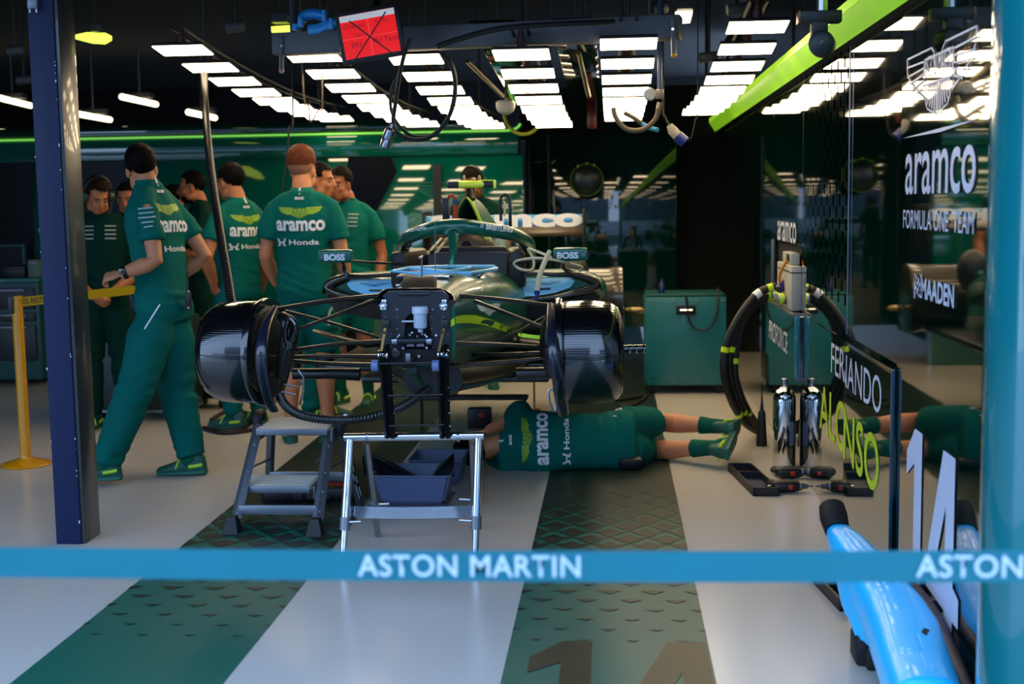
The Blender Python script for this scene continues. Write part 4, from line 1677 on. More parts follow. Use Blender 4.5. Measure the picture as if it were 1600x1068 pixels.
def hand(g, w_, d, n, k, side, curl=.45):
    """palm, four fingers and a thumb; d towards the fingers, n out of the palm"""
    d = d.normalized()
    n = (n - d * n.dot(d)).normalized()
    s = d.cross(n) * side
    g.ell(w_ + d * .045 * k, (.041 * k, .052 * k, .016 * k), Matrix((s, d, n)).transposed(), 14, 10)
    for i, ln in enumerate((.070, .080, .074, .058)):
        off = (.031 - .021 * i) * k
        p = w_ + d * .085 * k + s * off
        pts = [w_ + d * .05 * k + s * off * .9, p]
        a = .25
        for seg in (.45, .32, .26):
            a += curl * (1 + .12 * i)
            p = p + (d * cos(a) + n * sin(a)) * ln * seg * k
            pts.append(p)
        g.tube(pts, [.0095 * k, .0098 * k, .0092 * k, .0085 * k, .0072 * k], 8)
    b = w_ + d * .03 * k + s * .03 * k
    g.tube([w_ + d * .015 * k + s * .012 * k, b + n * .008 * k, b + (d * .030 + s * .022 + n * .018) * k, b + (d * .055 + s * .024 + n * .026) * k], [.013 * k, .0125 * k, .0105 * k, .008 * k], 8)


def headmesh(g, J):
    f = J['hf']
    up = J.get('hu', J['up'])
    r = f.cross(up).normalized()
    u = r.cross(f).normalized()
    k = J['k']
    M = Matrix((r, f, u)).transposed()
    c = J['head']

    def E(x, y, z, a, b, d, rot=None):
        g.ell(c + M @ V((x, y, z)) * k, (a * k, b * k, d * k), M @ (rotm(rot)), 18, 12)
    E(0, -.018, .042, .074, .094, .084)
    E(0, .022, -.03, .060, .068, .080)
    E(0, .042, -.088, .040, .042, .030)
    E(0, .070, .024, .048, .020, .013)
    for s in (-1, 1):
        E(s * .036, .062, -.03, .022, .022, .020)
        E(s * .076, -.008, -.012, .009, .021, .032, (0, 0, -s * .35))
        E(s * .05, .01, -.07, .02, .04, .035)
    g.tube([c + M @ V((0, .086, .012)) * k, c + M @ V((0, .104, -.018)) * k, c + M @ V((0, .110, -.032)) * k, c + M @ V((0, .088, -.040)) * k], [.009 * k, .012 * k, .0145 * k, .010 * k], 10)
    E(0, .086, -.062, .024, .010, .006)
    E(0, .084, -.071, .021, .010, .007)
    return M, c


def eyes_etc(J, parent, M, c, glasses=False, beard=False, hair=None):
    k = J['k']
    for s in (-1, 1):
        g = G()
        g.ell(c + M @ V((s * .032, .077, .000)) * k, (.0135 * k, .010 * k, .009 * k), M)
        ey = obj('eye', g, mat('eye white', '#7d756c', .4), parent)
        g = G()
        g.ell(c + M @ V((s * .032, .084, .000)) * k, .006 * k)
        obj('iris', g, M_black, ey)
        g = G()
        g.tube([c + M @ V((s * .014, .088, .022)) * k, c + M @ V((s * .034, .090, .028)) * k, c + M @ V((s * .052, .076, .022)) * k], .005 * k, 8, flat=.6)
        obj('eyebrow', g, hair or M_hair_dark, parent)
    if glasses:
        g = G()
        for s in (-1, 1):
            g.tube([c + M @ V((s * (.034 + .026 * cos(a)), .100, .002 + .020 * sin(a))) * k for a in [2 * pi * q / 20 for q in range(20)]], .0028 * k, 6, closed=True)
            g.tube([c + M @ V((s * .060, .096, .006)) * k, c + M @ V((s * .078, .02, .008)) * k, c + M @ V((s * .08, -.02, .0)) * k], .0025 * k, 6)
        g.tube([c + M @ V((-.010, .104, .006)) * k, c + M @ V((.010, .104, .006)) * k], .0028 * k, 6)
        obj('glasses', g, M_black, parent)
    if beard:
        g = G()
        g.ell(c + M @ V((0, .036, -.085)) * k, (.050 * k, .056 * k, .042 * k), M)
        g2 = G()
        for v in list(g.bm.verts):
            pass
        obj('beard', g, hair or M_hair_dark, parent)


def hairmesh(J, parent, M, c, m, style='short', seed=1):
    """hair as a thick cap with a hairline, roughened"""
    k = J['k']
    t = bmesh.new()
    bmesh.ops.create_icosphere(t, subdivisions=4, radius=1)
    top = {'short': 1.0, 'quiff': 1.0, 'crop': 1.0, 'full': 1.0}[style]
    kill = []
    for v in t.verts:
        p = v.co.copy()
        q = V((p.x * .082, p.y * .103 - .02, p.z * .094 + .040))
        if style == 'quiff':
            if q.z > .05:
                q.z += .026 * min(1, (q.z - .05) / .04)
                q.x *= 1.06
        if style == 'full':
            q *= 1.03
            q.z += .006
        line = -.075 if q.y < -.055 else (-.02 if q.y < -.01 else (.02 if q.y < .045 else .072))
        if style == 'quiff':
            line = max(line, .030 if q.y > -.05 else .020)
        if style == 'crop':
            line = -.07 if q.y < -.05 else (-.012 if q.y < .0 else (.03 if q.y < .045 else .075))
        n = noise.noise(p * 7 + V((seed * 3.1, 0, 0))) * .004 + noise.noise(p * 16 + V((seed, 5, 0))) * .003
        if style == 'crop':
            q *= .965
            n *= .15
        v.co = c + M @ (q + p * n) * k
        if q.z < line + noise.noise(p * 11) * .006:
            kill.append(v)
    bmesh.ops.delete(t, geom=kill, context='VERTS')
    g = G()
    g.merge(t)
    return obj('hair', g, m, parent, smooth=180)


def wrinkle(g, amp=.004, fr=7, folds=()):
    g.bm.normal_update()
    for v in g.bm.verts:
        p = v.co * fr
        n = noise.noise(V((p.x, p.y, p.z * .55))) + .5 * noise.noise(V((p.x * 2.1, p.y * 2.1, p.z * 1.2 + 7)))
        e = 0
        for o, ax, c0, wd, am in folds:
            s = (v.co - o).dot(ax)
            q = v.co - ax * s
            w_ = math.exp(-((s - c0) / wd) ** 2)
            if w_ > .03:
                e += noise.noise(V((q.x * 4 + 3, q.y * 4, s * 26 + q.x * 9))) * am * w_
        v.co += v.normal * (n * amp + e)


def shoe(J, q, parent, mu, ms, ml):
    k = J['k']
    a = J['an' + q]
    t = J['toe' + q].normalized()
    up = J.get('soleup' + q, V((0, 0, 1)))
    up = (up - t * up.dot(t)).normalized()
    s = t.cross(up)
    z0 = a - up * .085 * k

    def rings_(dat, extra=0, base=0):
        R = []
        for p, hw, zt in dat:
            c = z0 + t * p * k
            hw = (hw + extra) * k
            R.append([c + s * x * hw + up * (base + (zt - base) * y) * k for x, y in ((-.8, 0), (0, 0), (.8, 0), (1, .12), (1.0, .4), (.8, .78), (.45, .97), (0, 1.0), (-.45, .97), (-.8, .78), (-1.0, .4), (-1, .12))])
        return R
    D = [(-.078, .020, .060), (-.072, .030, .095), (-.05, .036, .125), (-.015, .037, .130), (.02, .037, .115), (.055, .039, .090), (.10, .043, .070), (.14, .043, .056), (.175, .037, .046), (.197, .02, .036)]
    g = G()
    g.rings(rings_(D, 0, .012))
    up_ = obj('shoe', g, mu, parent, smooth=60)
    g = G()
    g.rings(rings_([(p * 1.02, hw, .028 if p > -.06 else .034) for p, hw, z in D], .004, 0))
    obj('sole', g, ms, up_, smooth=40)
    g = G()
    for sg in (-1, 1):
        g.tube([z0 + (t * -.065 + s * sg * .033 + up * .055) * k, z0 + (t * -.03 + s * sg * .039 + up * .05) * k, z0 + (t * .01 + s * sg * .038 + up * .045) * k], .010 * k, 8)
        g.tube([z0 + (t * .085 + s * sg * .041 + up * .035) * k, z0 + (t * .07 + s * sg * .030 + up * .075) * k, z0 + (t * .055 + up * .093) * k], .006 * k, 6)
    obj('lime_trim', g, ml, up_)
    return up_


M_shoe = mat('dark green shoe', '#064a3e', .6)
M_sole = mat('green sole', '#0b5a4a', .6)
M_shoelime = mat('lime shoe trim', '#a6d21e', .5)


def person(label, J, shirt=M_shirt, skin=M_skin, hair=M_hair_dark, style='short', legs='trousers', tro=None, group=None, voxel=.009, seed=1, glasses=False, beard=False,
           prints=True, feet=True, sleeve=.62, face=True, back=True, loose=1.0, sock=.62):
    k = J['k']
    f, r, up = J['f'], J['r'], J['up']
    pf = J.get('pf', f)
    pr = J['pr']
    pel, ch, nk = J['pel'], J['chest'], J['neck']

    def spine(t):
        if t < .6:
            return pel.lerp(ch, t / .6)
        return ch.lerp(nk, (t - .6) / .4)

    def fr(t):
        l = pr.lerp(r, min(1, t / .6)).normalized()
        d = (ch - pel).normalized() if t < .6 else (nk - ch).normalized()
        ff = (d.cross(l) * 1.0).normalized()
        if ff.dot(f) < 0 and ff.dot(pf) < 0:
            ff = -ff
        return l, ff
    SEC_ = [(-.12, .15, .105), (0, .162, .112), (.22, .145, .100), (.45, .152, .108), (.66, .172, .112), (.78, .165, .094), (.87, .12, .078), (.94, .085, .068), (1.02, .06, .06)]

    def torso(g, ex, da=0.0, db=0.0, t0=-1, t1=2, wide=1.0):
        R = []
        for t, a, b in SEC_:
            if t < t0 or t > t1:
                continue
            l, ff = fr(max(0, t))
            R.append(sect(pel + (ch - pel) * (t / .6) if t < 0 else spine(min(1, t)) + (up * (t - 1) * .3 if t > 1 else V()), l, ff, (a + ex) * k + da, (b + ex) * k + db))
        g.rings(R)
    # body
    g = G()
    torso(g, -.012)
    hd = J['head']
    hf = J['hf']
    hu = J.get('hu', up)
    g.tube([nk - up * .05 * k, nk + (hd - nk) * .35 - hf * .004, hd - hu * .03 * k - hf * .02 * k], [.066 * k, .058 * k, .055 * k], 14)
    M, c = headmesh(g, J)
    for q, s in (('L', -1), ('R', 1)):
        sh, el, wr = J['sh' + q], J['el' + q], J['wr' + q]
        m1, m2 = sh.lerp(el, .5), el.lerp(wr, .3)
        g.tube([sh.lerp(ch, .25), sh, m1, el, m2, wr], [.045 * k, .046 * k, .048 * k, .041 * k, .045 * k, .029 * k], 14)
        hdir = J.get('hd' + q, (wr - el).normalized())
        hn = J.get('hn' + q, (-r * s * .8 + f * .2))
        hand(g, wr, hdir, hn, k, J.get('hs' + q, s), J.get('curl', .45))
        hp, kn, an = J['hip' + q], J['kn' + q], J['an' + q]
        kd = (kn - an).normalized()
        g.tube([hp + (pel - hp) * .2, hp, hp.lerp(kn, .5), kn, kn.lerp(an, .30) - J['toe' + q] * .012 * k, kn.lerp(an, .7), an], [.075 * k, .082 * k, .074 * k, .055 * k, .057 * k, .042 * k, .036 * k], 14)
        t = J['toe' + q]
        g.tube([an, an + t * .05 - (an - kn).normalized() * -.03, an + t * .11 * k - J.get('soleup' + q, V((0, 0, 1))) * .05 * k], [.032 * k, .028 * k, .02 * k], 10)
    g = remesh(g, voxel, 5)
    body = obj('person', g, skin, None, smooth=180, label=label, cat='person', group=group)
    if face:
        eyes_etc(J, body, M, c, glasses, beard, hair)
    hairmesh(J, body, M, c, hair if style != 'quiff' else hair, style, seed)
    if style == 'quiff':
        h2 = hairmesh(J, body, M, c, M_hair_fade, 'crop', seed)
        h2.name = 'cropped_hair'
    # shirt
    g = G()
    torso(g, .014, t0=-.13)
    for q, s in (('L', -1), ('R', 1)):
        sh, el = J['sh' + q], J['el' + q]
        e2 = sh.lerp(el, sleeve)
        ax = (el - sh).normalized()
        g.tube([sh.lerp(ch, .35), sh + V((0, 0, .0)), sh.lerp(el, .3), e2], [.055 * k, .058 * k, .068 * k, .073 * k], 16)
        g.tube([nk - up * .055 * k, sh.lerp(nk, .45) + up * .012 * k, sh + up * .012 * k], [.055 * k, .05 * k, .046 * k], 14)
    g = remesh(g, .011, 12)
    wrinkle(g, .007, 8, [(pel, (nk - pel).normalized(), .03, .12, .016)] + [(J['sh' + q], (J['el' + q] - J['sh' + q]).normalized(), .14, .06, .007) for q in 'LR'])
    bv = bvh_of(g)
    st = obj('shirt', g, shirt, body, smooth=180)
    g = G()
    l, ff = fr(1)
    cdir = (hd - nk).normalized()
    R = []
    for a, b, h in ((.074, .070, -.012), (.070, .067, .008), (.066, .064, .026), (.061, .06, .026), (.062, .06, .0)):
        R.append(sect(nk + cdir * h * k, l, ff, a * k, b * k, 20, 2))
    g.rings(R, cap=False)
    obj('collar', g, shirt, st, smooth=60)
    if prints and back:
        def onback(t, dx=0):
            l, ff = fr(t)
            return spine(t) + l * dx * k, l, ff, (nk - pel).normalized()
        for s_, t, w_, h_, b_ in (('BOSS', .93, .055, .016, .05), ('aramco', .63, .295, .064, .035), ('Honda', .45, .18, .032, .02)):
            o, l, ff, sp = onback(t, .02 if s_ == 'Honda' else 0)
            letters('print', s_, M_white, st, o, l, sp, w=w_ * k, h=h_ * k, bold=b_, bvh=bv, d=ff, lift=.003, fine=.012)
        o, l, ff, sp = onback(.45, -.118)
        bm = strokes([[(-.5, .5), (-.25, -.4)], [(.5, .5), (.25, -.4)], [(-.3, .0), (.3, .0)], [(-.25, -.4), (-.5, -.5)], [(.25, -.4), (.5, -.5)]], .22)
        conform(bm, o, l * .045 * k, sp * .037 * k, bv, ff, .003, .012)
        obj('emblem', bm, M_white, st, smooth=0, fix=False)
        o, l, ff, sp = onback(.78)
        bm = wings_bm('fill')
        conform(bm, o, l * .130 * k, sp * .066 * k, bv, ff, .003, .012)
        obj('winged_badge', bm, M_wing, st, smooth=0, fix=False)
        g = G()
        o, l, ff, sp = onback(1.0)
        g.box(nk + cdir * .005 * k - ff * .069 * k, (.009 * k, .004, .045 * k), Matrix((l, ff, cdir)).transposed())
        obj('collar_stripe', g, M_white, st, smooth=0)
    if prints and not back:
        for sx in (-1, 1):
            for i in range(4):
                t = .80 - i * .055
                l, ff = fr(t)
                bm = strokes([[(-.5, 0), (-.15, 0)], [(-.1, 0), (.2, 0)], [(.25, 0), (.5, 0)]], .2)
                conform(bm, spine(t) + l * sx * .075 * k, l * .062 * k, up * .05 * k, bv, -ff, .003, .012)
                obj('print', bm, mat('dim print', '#8d9a92', .6), st, smooth=0, fix=False)
    # trousers or shorts
    tm = tro or M_trouser
    g = G()
    R = []
    for t, a, b in ((.17, .150, .108), (.05, .168, .122), (-.07, .176, .128), (-.13, .15, .11)):
        R.append(sect(pel + (ch - pel) * (t / .6), pr, fr(0)[1], a * k, b * k))
    g.rings(R)
    for q in 'LR':
        hp, kn, an = J['hip' + q], J['kn' + q], J['an' + q]
        if legs == 'shorts':
            e2 = hp.lerp(kn, .86)
            g.tube([hp + (pel - hp) * .1 + V((0, 0, .02)), hp.lerp(kn, .4), e2], [.10 * k, .098 * k, .090 * k], 18)
        else:
            g.tube([hp + (pel - hp) * .1, hp.lerp(kn, .3), hp.lerp(kn, .7), kn, kn.lerp(an, .4), kn.lerp(an, .8), kn.lerp(an, .98)], [.10 * k, .102 * k * loose, .09 * k * loose, .08 * k * loose, .078 * k * loose, .07 * k * loose, .064 * k * loose], 18)
    g = remesh(g, .011, 10)
    wrinkle(g, .008, 9, [(J['kn' + q], (J['an' + q] - J['kn' + q]).normalized(), c_, .09, .012) for q in 'LR' for c_ in ((0, .36) if legs != 'shorts' else (-.25,))])
    bt = bvh_of(g)
    tr = obj('trousers' if legs != 'shorts' else 'shorts', g, tm, body, smooth=180)
    if feet:
        for q in 'LR':
            shoe(J, q, body, M_shoe, M_sole, M_shoelime)
            kn, an = J['kn' + q], J['an' + q]
            s_ = sock if legs == 'shorts' else .86
            t_ = J['toe' + q]
            g = G()
            g.tube([kn.lerp(an, s_), kn.lerp(an, .5 + s_ / 2), an, an + t_ * .05 * k + (an - kn).normalized() * .03 * k], [.052 * k, .045 * k, .042 * k, .036 * k], 16)
            obj('sock', g, M_sock, body)
    J['bt'], J['bv'], J['shirt_o'], J['tr_o'] = bt, bv, st, tr
    return body


# --- the walking person by the column
J = standing(0, 0, (-.92, .40), 1.8)
q_ = dict(pel=at(257, 478, 6.86), chest=at(243, 362, 6.87), neck=at(231, 288, 6.86), head=at(221, 265, 6.88), shL=at(230, 326, 6.69), shR=at(272, 326, 7.03),
          elL=at(243, 408, 6.62), wrL=at(188, 428, 6.56), elR=at(321, 400, 7.03), wrR=at(258, 446, 7.02),
          hipL=at(244, 492, 6.80), hipR=at(266, 492, 6.94), knL=at(212, 606, 6.68), anL=at(166, 725, 6.63), knR=at(277, 606, 6.98), anR=at(300, 716, 6.90))
J.update(q_)
J['up'] = (J['neck'] - J['pel']).normalized()
J['hf'] = V((-.42, .88, -.22)).normalized()
J['toeL'] = V((-1, -.12, -.02))
J['toeR'] = V((-1, -.05, -.02))
J['hdL'] = V((-1, .02, -.18))
J['hnL'] = V((.15, .55, -.8))
J['curl'] = .6
pw = person('person in green team kit walking left beside the blue column, hands together at the waist', J, voxel=.007, skin=M_skin2, style='full', seed=2, face=True, loose=1.25)
g = G()
w_ = J['wrL'].lerp(J['elL'], .12)
ax = (J['wrL'] - J['elL']).normalized()
g.lathe([(.034, -.012), (.036, -.01), (.036, .01), (.034, .012)], w_, ax, 20)
wa = obj('watch', g, M_black, pw)
g = G()
g.box(w_ + V((0, -.037, .006)), (.032, .008, .034), bev=.004)
obj('watch_face', g, M_carbon, wa)
g = G()
p = at(294, 470, 6.80)
g.box(p, (.035, .05, .10), (0, 0, .3), bev=.008)
g.tube([p + V((0, 0, .045)), p + V((.004, 0, .16))], [.008, .005], 8)
rd_ = obj('radio', g, M_black, pw)
g = G()
g.bolt(p + V((.012, -.026, .05)), (0, 0, 1), .006, .01)
g.box(p + V((.01, -.027, -.035)), (.012, .004, .012))
obj('radio_knob', g, M_steel, rd_)
bm = strokes([[(-.5, -.5), (.5, .5)]], .07)
c = at(238, 494, 6.78)
conform(bm, c, V((.09, 0, 0)), V((0, 0, .13)), J['bt'], c - EYE, .004, .012)
obj('pocket_piping', bm, M_white, J['tr_o'], smooth=0, fix=False)
for i, (dy, ww) in enumerate(((0, .075), (.026, .075), (.052, .085), (.079, .06), (.104, .045))):
    bm = strokes([[(-.5, 0), (-.25, 0)], [(-.2, 0), (.1, 0)], [(.15, 0), (.5, 0)]], .12)
    c = at(227 + i * 1.2, 325 + dy * 290 * .95, 6.66)
    conform(bm, c, V((ww, 0, .006)), V((0, 0, .06)), J['bv'], c - EYE, .004, .012)
    obj('sleeve_print', bm, mat('sleeve print', '#a9bdb4', .6), J['shirt_o'], smooth=0, fix=False)
for q, px in (('L', 183), ('R', 318)):
    pass

# --- auburn haired person with the back to the camera
p = fl(500, 676)
J = standing(p.x + .0, 7.95, (-.06, 1), 1.86, headdir=(.25, .95), nod=.02)
J['elL'] = J['L'](-.238, -.02, 1.15)
J['wrL'] = J['L'](-.215, .16, .97)
J['elR'] = J['L'](.24, -.03, 1.13)
J['wrR'] = J['L'](.23, .12, .93)
pr_ = person('auburn haired person in green shorts standing back to the camera behind the left wheel drum', J, voxel=.009, skin=M_skin2, hair=M_hair_red, style='quiff', legs='shorts', seed=4, sock=.86)
for q in 'LR':
    g = G()
    kn, an = J['kn' + q], J['an' + q]
    g.tube([kn.lerp(an, -.14), kn, kn.lerp(an, .22)], [.066, .064, .064], 16)
    obj('knee_sleeve', g, M_black, pr_)
g = G()
c = at(520, 447, 7.72)
g.tube([c + V((0, 0, .05)), c + V((-.03, -.02, .03)), c + V((-.035, -.03, -.02)), c + V((.01, -.03, -.06)), c + V((.02, -.02, -.10)), c + V((-.02, -.02, -.16)), c + V((-.03, -.01, -.24))], .008, 8, smooth=4)
g.tube([c + V((.03, 0, .07)), c + V((.045, -.02, .0)), c + V((.03, -.02, -.05))], .004, 8, smooth=4)
obj('glove_clip', g, M_cream, pr_)

# --- dark haired person with hand on hip behind the hanging hose
x0 = at(371, 400, 8.5).x
J = standing(x0, 8.5, (-.86, .5), 1.80, arms='down', headdir=(-.9, .45), nod=.12)
J['elL'] = J['L'](-.33, -.06, 1.17)
J['wrL'] = J['L'](-.20, .02, .98)
person('dark haired person seen from behind, hand on hip, just right of the hanging corrugated hose', J, skin=M_skin, seed=5)

# --- person with glasses and beard in profile
x0 = at(312, 400, 9.85).x
J = standing(x0, 9.85, (-.75, -.35), 1.79, arms='crossed', headdir=(-.95, -.30), nod=.08)
person('bearded person in glasses and shaded green shirt standing in profile behind the walking person', J, shirt=M_kit_shaded, glasses=True, beard=True, back=False, seed=6, tro=M_kit_shaded)

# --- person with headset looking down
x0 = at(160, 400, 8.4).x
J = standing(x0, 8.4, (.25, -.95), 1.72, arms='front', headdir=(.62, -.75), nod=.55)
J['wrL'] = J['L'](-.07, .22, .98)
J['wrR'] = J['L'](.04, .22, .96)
ph = person('headset wearer looking down, in shaded green, between the blue column and the walking person', J, shirt=M_kit_shaded, back=False, seed=7, tro=M_kit_shaded, style='full', hair=mat('brown hair', '#1c0f07', .7, spec=.08, bump=.6, bscale=90))


def headset(J, parent, tint='#1a3a30'):
    f = J['hf']
    r = f.cross(J['up']).normalized()
    u = r.cross(f)
    c = J['head']
    g = G()
    for s in (-1, 1):
        g.lathe([(.03, -.012), (.040, -.008), (.042, .01), (.032, .026)], c + r * s * .082 + u * -.008 - f * .01, r * s, 20)
    hs = obj('headset_cup', g, mat('headset ' + tint, tint, .4), parent)
    g = G()
    g.tube([c + r * .092 * cos(a) + u * (.0 + .14 * sin(a)) - f * .012 for a in [pi * q / 12 for q in range(13)]], .010, 8)
    g.tube([c - r * .09 - u * .02, c - r * .075 + f * .07 - u * .06, c - r * .03 + f * .115 - u * .075], .004, 6, smooth=3)
    obj('headset_band', g, M_black, hs)


headset(J, ph)

# --- two people behind the auburn haired person
x0 = at(497, 400, 8.7).x
J = standing(x0, 8.7, (.8, -.2), 1.80, headdir=(.95, -.15), nod=.05)
person('dark haired person in profile half hidden behind the auburn haired person', J, back=False, seed=8, shirt=M_kit_shaded)
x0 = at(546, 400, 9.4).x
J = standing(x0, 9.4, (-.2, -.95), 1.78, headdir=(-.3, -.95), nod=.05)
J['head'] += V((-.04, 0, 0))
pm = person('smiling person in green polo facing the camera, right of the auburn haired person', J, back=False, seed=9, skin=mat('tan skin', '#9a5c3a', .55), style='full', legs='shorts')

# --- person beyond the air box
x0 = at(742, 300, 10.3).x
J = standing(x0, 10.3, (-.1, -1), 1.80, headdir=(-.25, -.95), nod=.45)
pb = person('person with a headset looking down behind the car air box', J, back=False, seed=10, skin=mat('tan skin', '#9a5c3a', .55), shirt=M_kit_shaded)
headset(J, pb, '#101412')

# --- two more dark haired people deep in the shade
for px, Y, lab, hd in ((206, 9.4, 'dark haired person almost hidden behind the walking person, right of the headset wearer', (.1, -1)), (271, 10.5, 'dark haired person far back between the walking person and the bearded one', (.3, 1))):
    x0 = at(px, 400, Y).x
    J = standing(x0, Y, hd, 1.70 if Y < 9.6 else 1.70, nod=.2)
    person(lab, J, back=False, seed=int(px), shirt=M_kit_shaded, prints=False, tro=M_kit_shaded, voxel=.012)

# --- mechanic lying on the floor under the car
yl = 7.02
J = standing(0, 0, (0, 1), 1.82)
q_ = dict(pel=at(968, 688, 7.16), chest=at(855, 690, 7.12), neck=at(788, 692, 7.12), head=at(746, 700, 7.16),
          shR=at(814, 640, 7.2), shL=at(794, 732, 7.06), elR=at(804, 652, 7.48), wrR=at(762, 672, 7.62), elL=at(762, 732, 7.4), wrL=at(728, 705, 7.55),
          hipR=at(975, 664, 7.2), hipL=at(982, 706, 7.14), knR=at(1030, 659, 7.5), knL=at(1012, 702, 7.42),
          anR=at(1126, 666, 7.34), anL=at(1119, 699, 7.12))
J.update(q_)
f_ = V((-.04, 1, -.12)).normalized()
J['f'] = f_
J['pf'] = f_
up = (J['neck'] - J['pel']).normalized()
J['up'] = up
r_ = (J['shR'] - J['shL'])
r_ = (r_ - up * r_.dot(up)).normalized()
J['r'] = r_
J['pr'] = r_
J['hf'] = V((-.25, .9, .2)).normalized()
J['hu'] = V((-.95, -.2, .05)).normalized()
J['toeR'] = V((.25, .97, -.12)).normalized()
J['toeL'] = V((.25, .92, .2)).normalized()
J['souL'] = 1
J['soleupL'] = (V((-.95, .12, .05))).normalized()
J['soleupR'] = (V((-.97, .2, .1))).normalized()
pl_ = person('mechanic in green shirt and shorts lying on their side on the floor under the car', J, voxel=.008, skin=M_skin2, legs='shorts', seed=12, style='full', sleeve=.9, sock=.68)
g = G()
g.box(at(985, 722, 7.06), (.13, .09, .075), (.2, 0, .1), bev=.02)
obj('belt_pouch', g, M_black, pl_)
bm = strokes([[(-.5, -.5), (.5, .4)], [(.0, -.1), (.25, -.6)]], .12)
c = at(968, 634, 7.1)
conform(bm, c, V((.07, 0, 0)), V((0, 0, .05)), J['bt'], c - EYE, .004, .012)
obj('pocket_piping', bm, M_white, J['tr_o'], smooth=0, fix=False)

# ================================================================== STANDS, STEPS, BINS
# black ladder frame bolted to the bulkhead, standing on the trestle
nf = thing('nose_support_frame', 'black ladder frame carrying the bare front bulkhead on the chrome trestle', 'frame', fl(650, 682, .5) * 0 + at(648, 686, 5.16))
for px0, px1, px2 in ((600, 602, 609), (692, 692, 695)):
    g = G()
    for dx in (-4, 5):
        g.tube([at(px0 + dx, 538, 5.15), at(px1 + dx, 575, 5.14), at(px2 + dx, 684, 5.16)], [.010, .0125, .0115], 4, flat=1.3)
    rl = obj('rail', g, mat('black steel', '#0c0d11', .4, metal=.4), nf, smooth=0)
    g = G()
    for k in range(5):
        g.bolt(at(px2 + 8 - k * .8, 665 - k * 20, 5.14), (0, -1, 0), .003, .003)
    obj('rivet', g, M_chrome, rl)['kind'] = 'stuff'
    g = G()
    a, b = at(px0 - 2 + 4, 512, 5.13), at(px0 - 8 + (4 if px0 < 650 else 2), 548, 5.12)
    g.tube([a, b], .013, 4, flat=.5)
    br = obj('gold_bracket', g, M_gold, nf, smooth=0)
    g = G()
    g.bolt(a + (b - a) * .2 + V((0, -.008, 0)), (0, -1, 0), .005, .004)
    obj('bracket_bolt', g, M_black, br)
    g = G()
    g.box(at(px0 + 3, 506, 5.16), (.03, .02, .035), bev=.004)
    obj('upper_tab', g, M_black, br)
for x0, x1, y, r in ((592, 686, 568, .006), (606, 692, 618, .005), (608, 694, 665, .005)):
    g = G()
    g.tube([at(x0, y, 5.13), at(x1, y - 2, 5.13)], r, 10)
    obj('cross_rod', g, M_black, nf)
for px in (586, 681):
    g = G()
    g.lathe([(.022, -.014), (.024, -.012), (.024, .012), (.022, .014)], at(px, 571, 5.12), (1, 0, 0), 20)
    obj('roller', g, mat('blue grey roller', '#5d6f98', .4), nf)
g = G()
g.box(at(645, 574, 5.25), (.04, .05, .04), bev=.004)
g.tube([at(640, 570, 5.3), at(655, 600, 5.4)], .02, 10)
obj('green_pad', g, mat('dark green pad', '#0a3d30', .5), nf)

# chrome trestle
tr = thing('chrome_trestle', 'polished chrome trestle with crossbar and four legs under the nose frame', 'stand', V((at(648, 870, 5.3).x, 5.35, 0)))
tl, trr = at(538, 683, 5.2), at(756, 680, 5.2)
g = G()
g.tube([tl, trr], .0175, 20)
bar = obj('top_bar', g, M_chrome, tr)
g = G()
for px in (574, 716):
    g.tube([at(px - 2, 682.5, 5.2), at(px + 2, 682.5, 5.2)], .021, 18)
obj('clamp_ring', g, M_steel, bar)
for a, b, rear in (((547, 686), (535, 888), 0), ((748, 684), (742, 886), 0), ((572, 690), (591, 838), 1), ((738, 690), (744, 826), 1)):
    p = at(a[0], a[1], 5.2 if not rear else 5.22)
    q = fl(b[0], b[1])
    m_ = p.lerp(q, .64)
    g = G()
    g.tube([p, m_], .0185 if not rear else .015, 18)
    lg = obj('leg', g, M_chrome if not rear else M_steel, tr)
    g = G()
    g.tube([m_, q], .0145, 16)
    obj('leg_extension', g, M_chrome if not rear else M_steel, lg)
    g = G()
    dd = (q - p).normalized()
    g.tube([m_ - dd * .02, m_ + dd * .035], .0225, 18)
    obj('clamp_sleeve', g, M_alu, lg)
    g = G()
    s = 1 if a[0] < 650 else -1
    g.tube([m_ + V((s * .012, -.005, .0)), m_ + V((s * .07, -.01, .004))], .006, 8)
    obj('lock_pin', g, M_steel, lg)
a, b = at(543, 798, 5.19), at(745, 797, 5.19)
u = (b - a).normalized()
g = G()
n = 24
top, bot = [], []
for k in range(n + 1):
    t = k / n
    p = a.lerp(b, t)
    sag = .006 * (1 - (2 * t - 1) ** 2)
    top.append(p + V((0, -.006 - .004 * (1 - (2 * t - 1) ** 2), .024 - sag)))
    bot.append(p + V((0, -.016, -.024 - sag)))
vs = [[g.bm.verts.new(q) for q in L] for L in (top, bot)]
for k in range(n):
    g.bm.faces.new((vs[0][k], vs[0][k + 1], vs[1][k + 1], vs[1][k]))
bmesh.ops.solidify(g.bm, geom=g.bm.faces[:], thickness=.006)
cb = obj('crossbar', g, M_chrome, tr, smooth=50)
g = G()
for px, py in ((550, 794), (550, 802), (736, 792), (736, 800)):
    g.bolt(at(px, py, 5.17), (0, -1, 0), .005, .004)
obj('crossbar_screw', g, M_alu, cb)['kind'] = 'stuff'

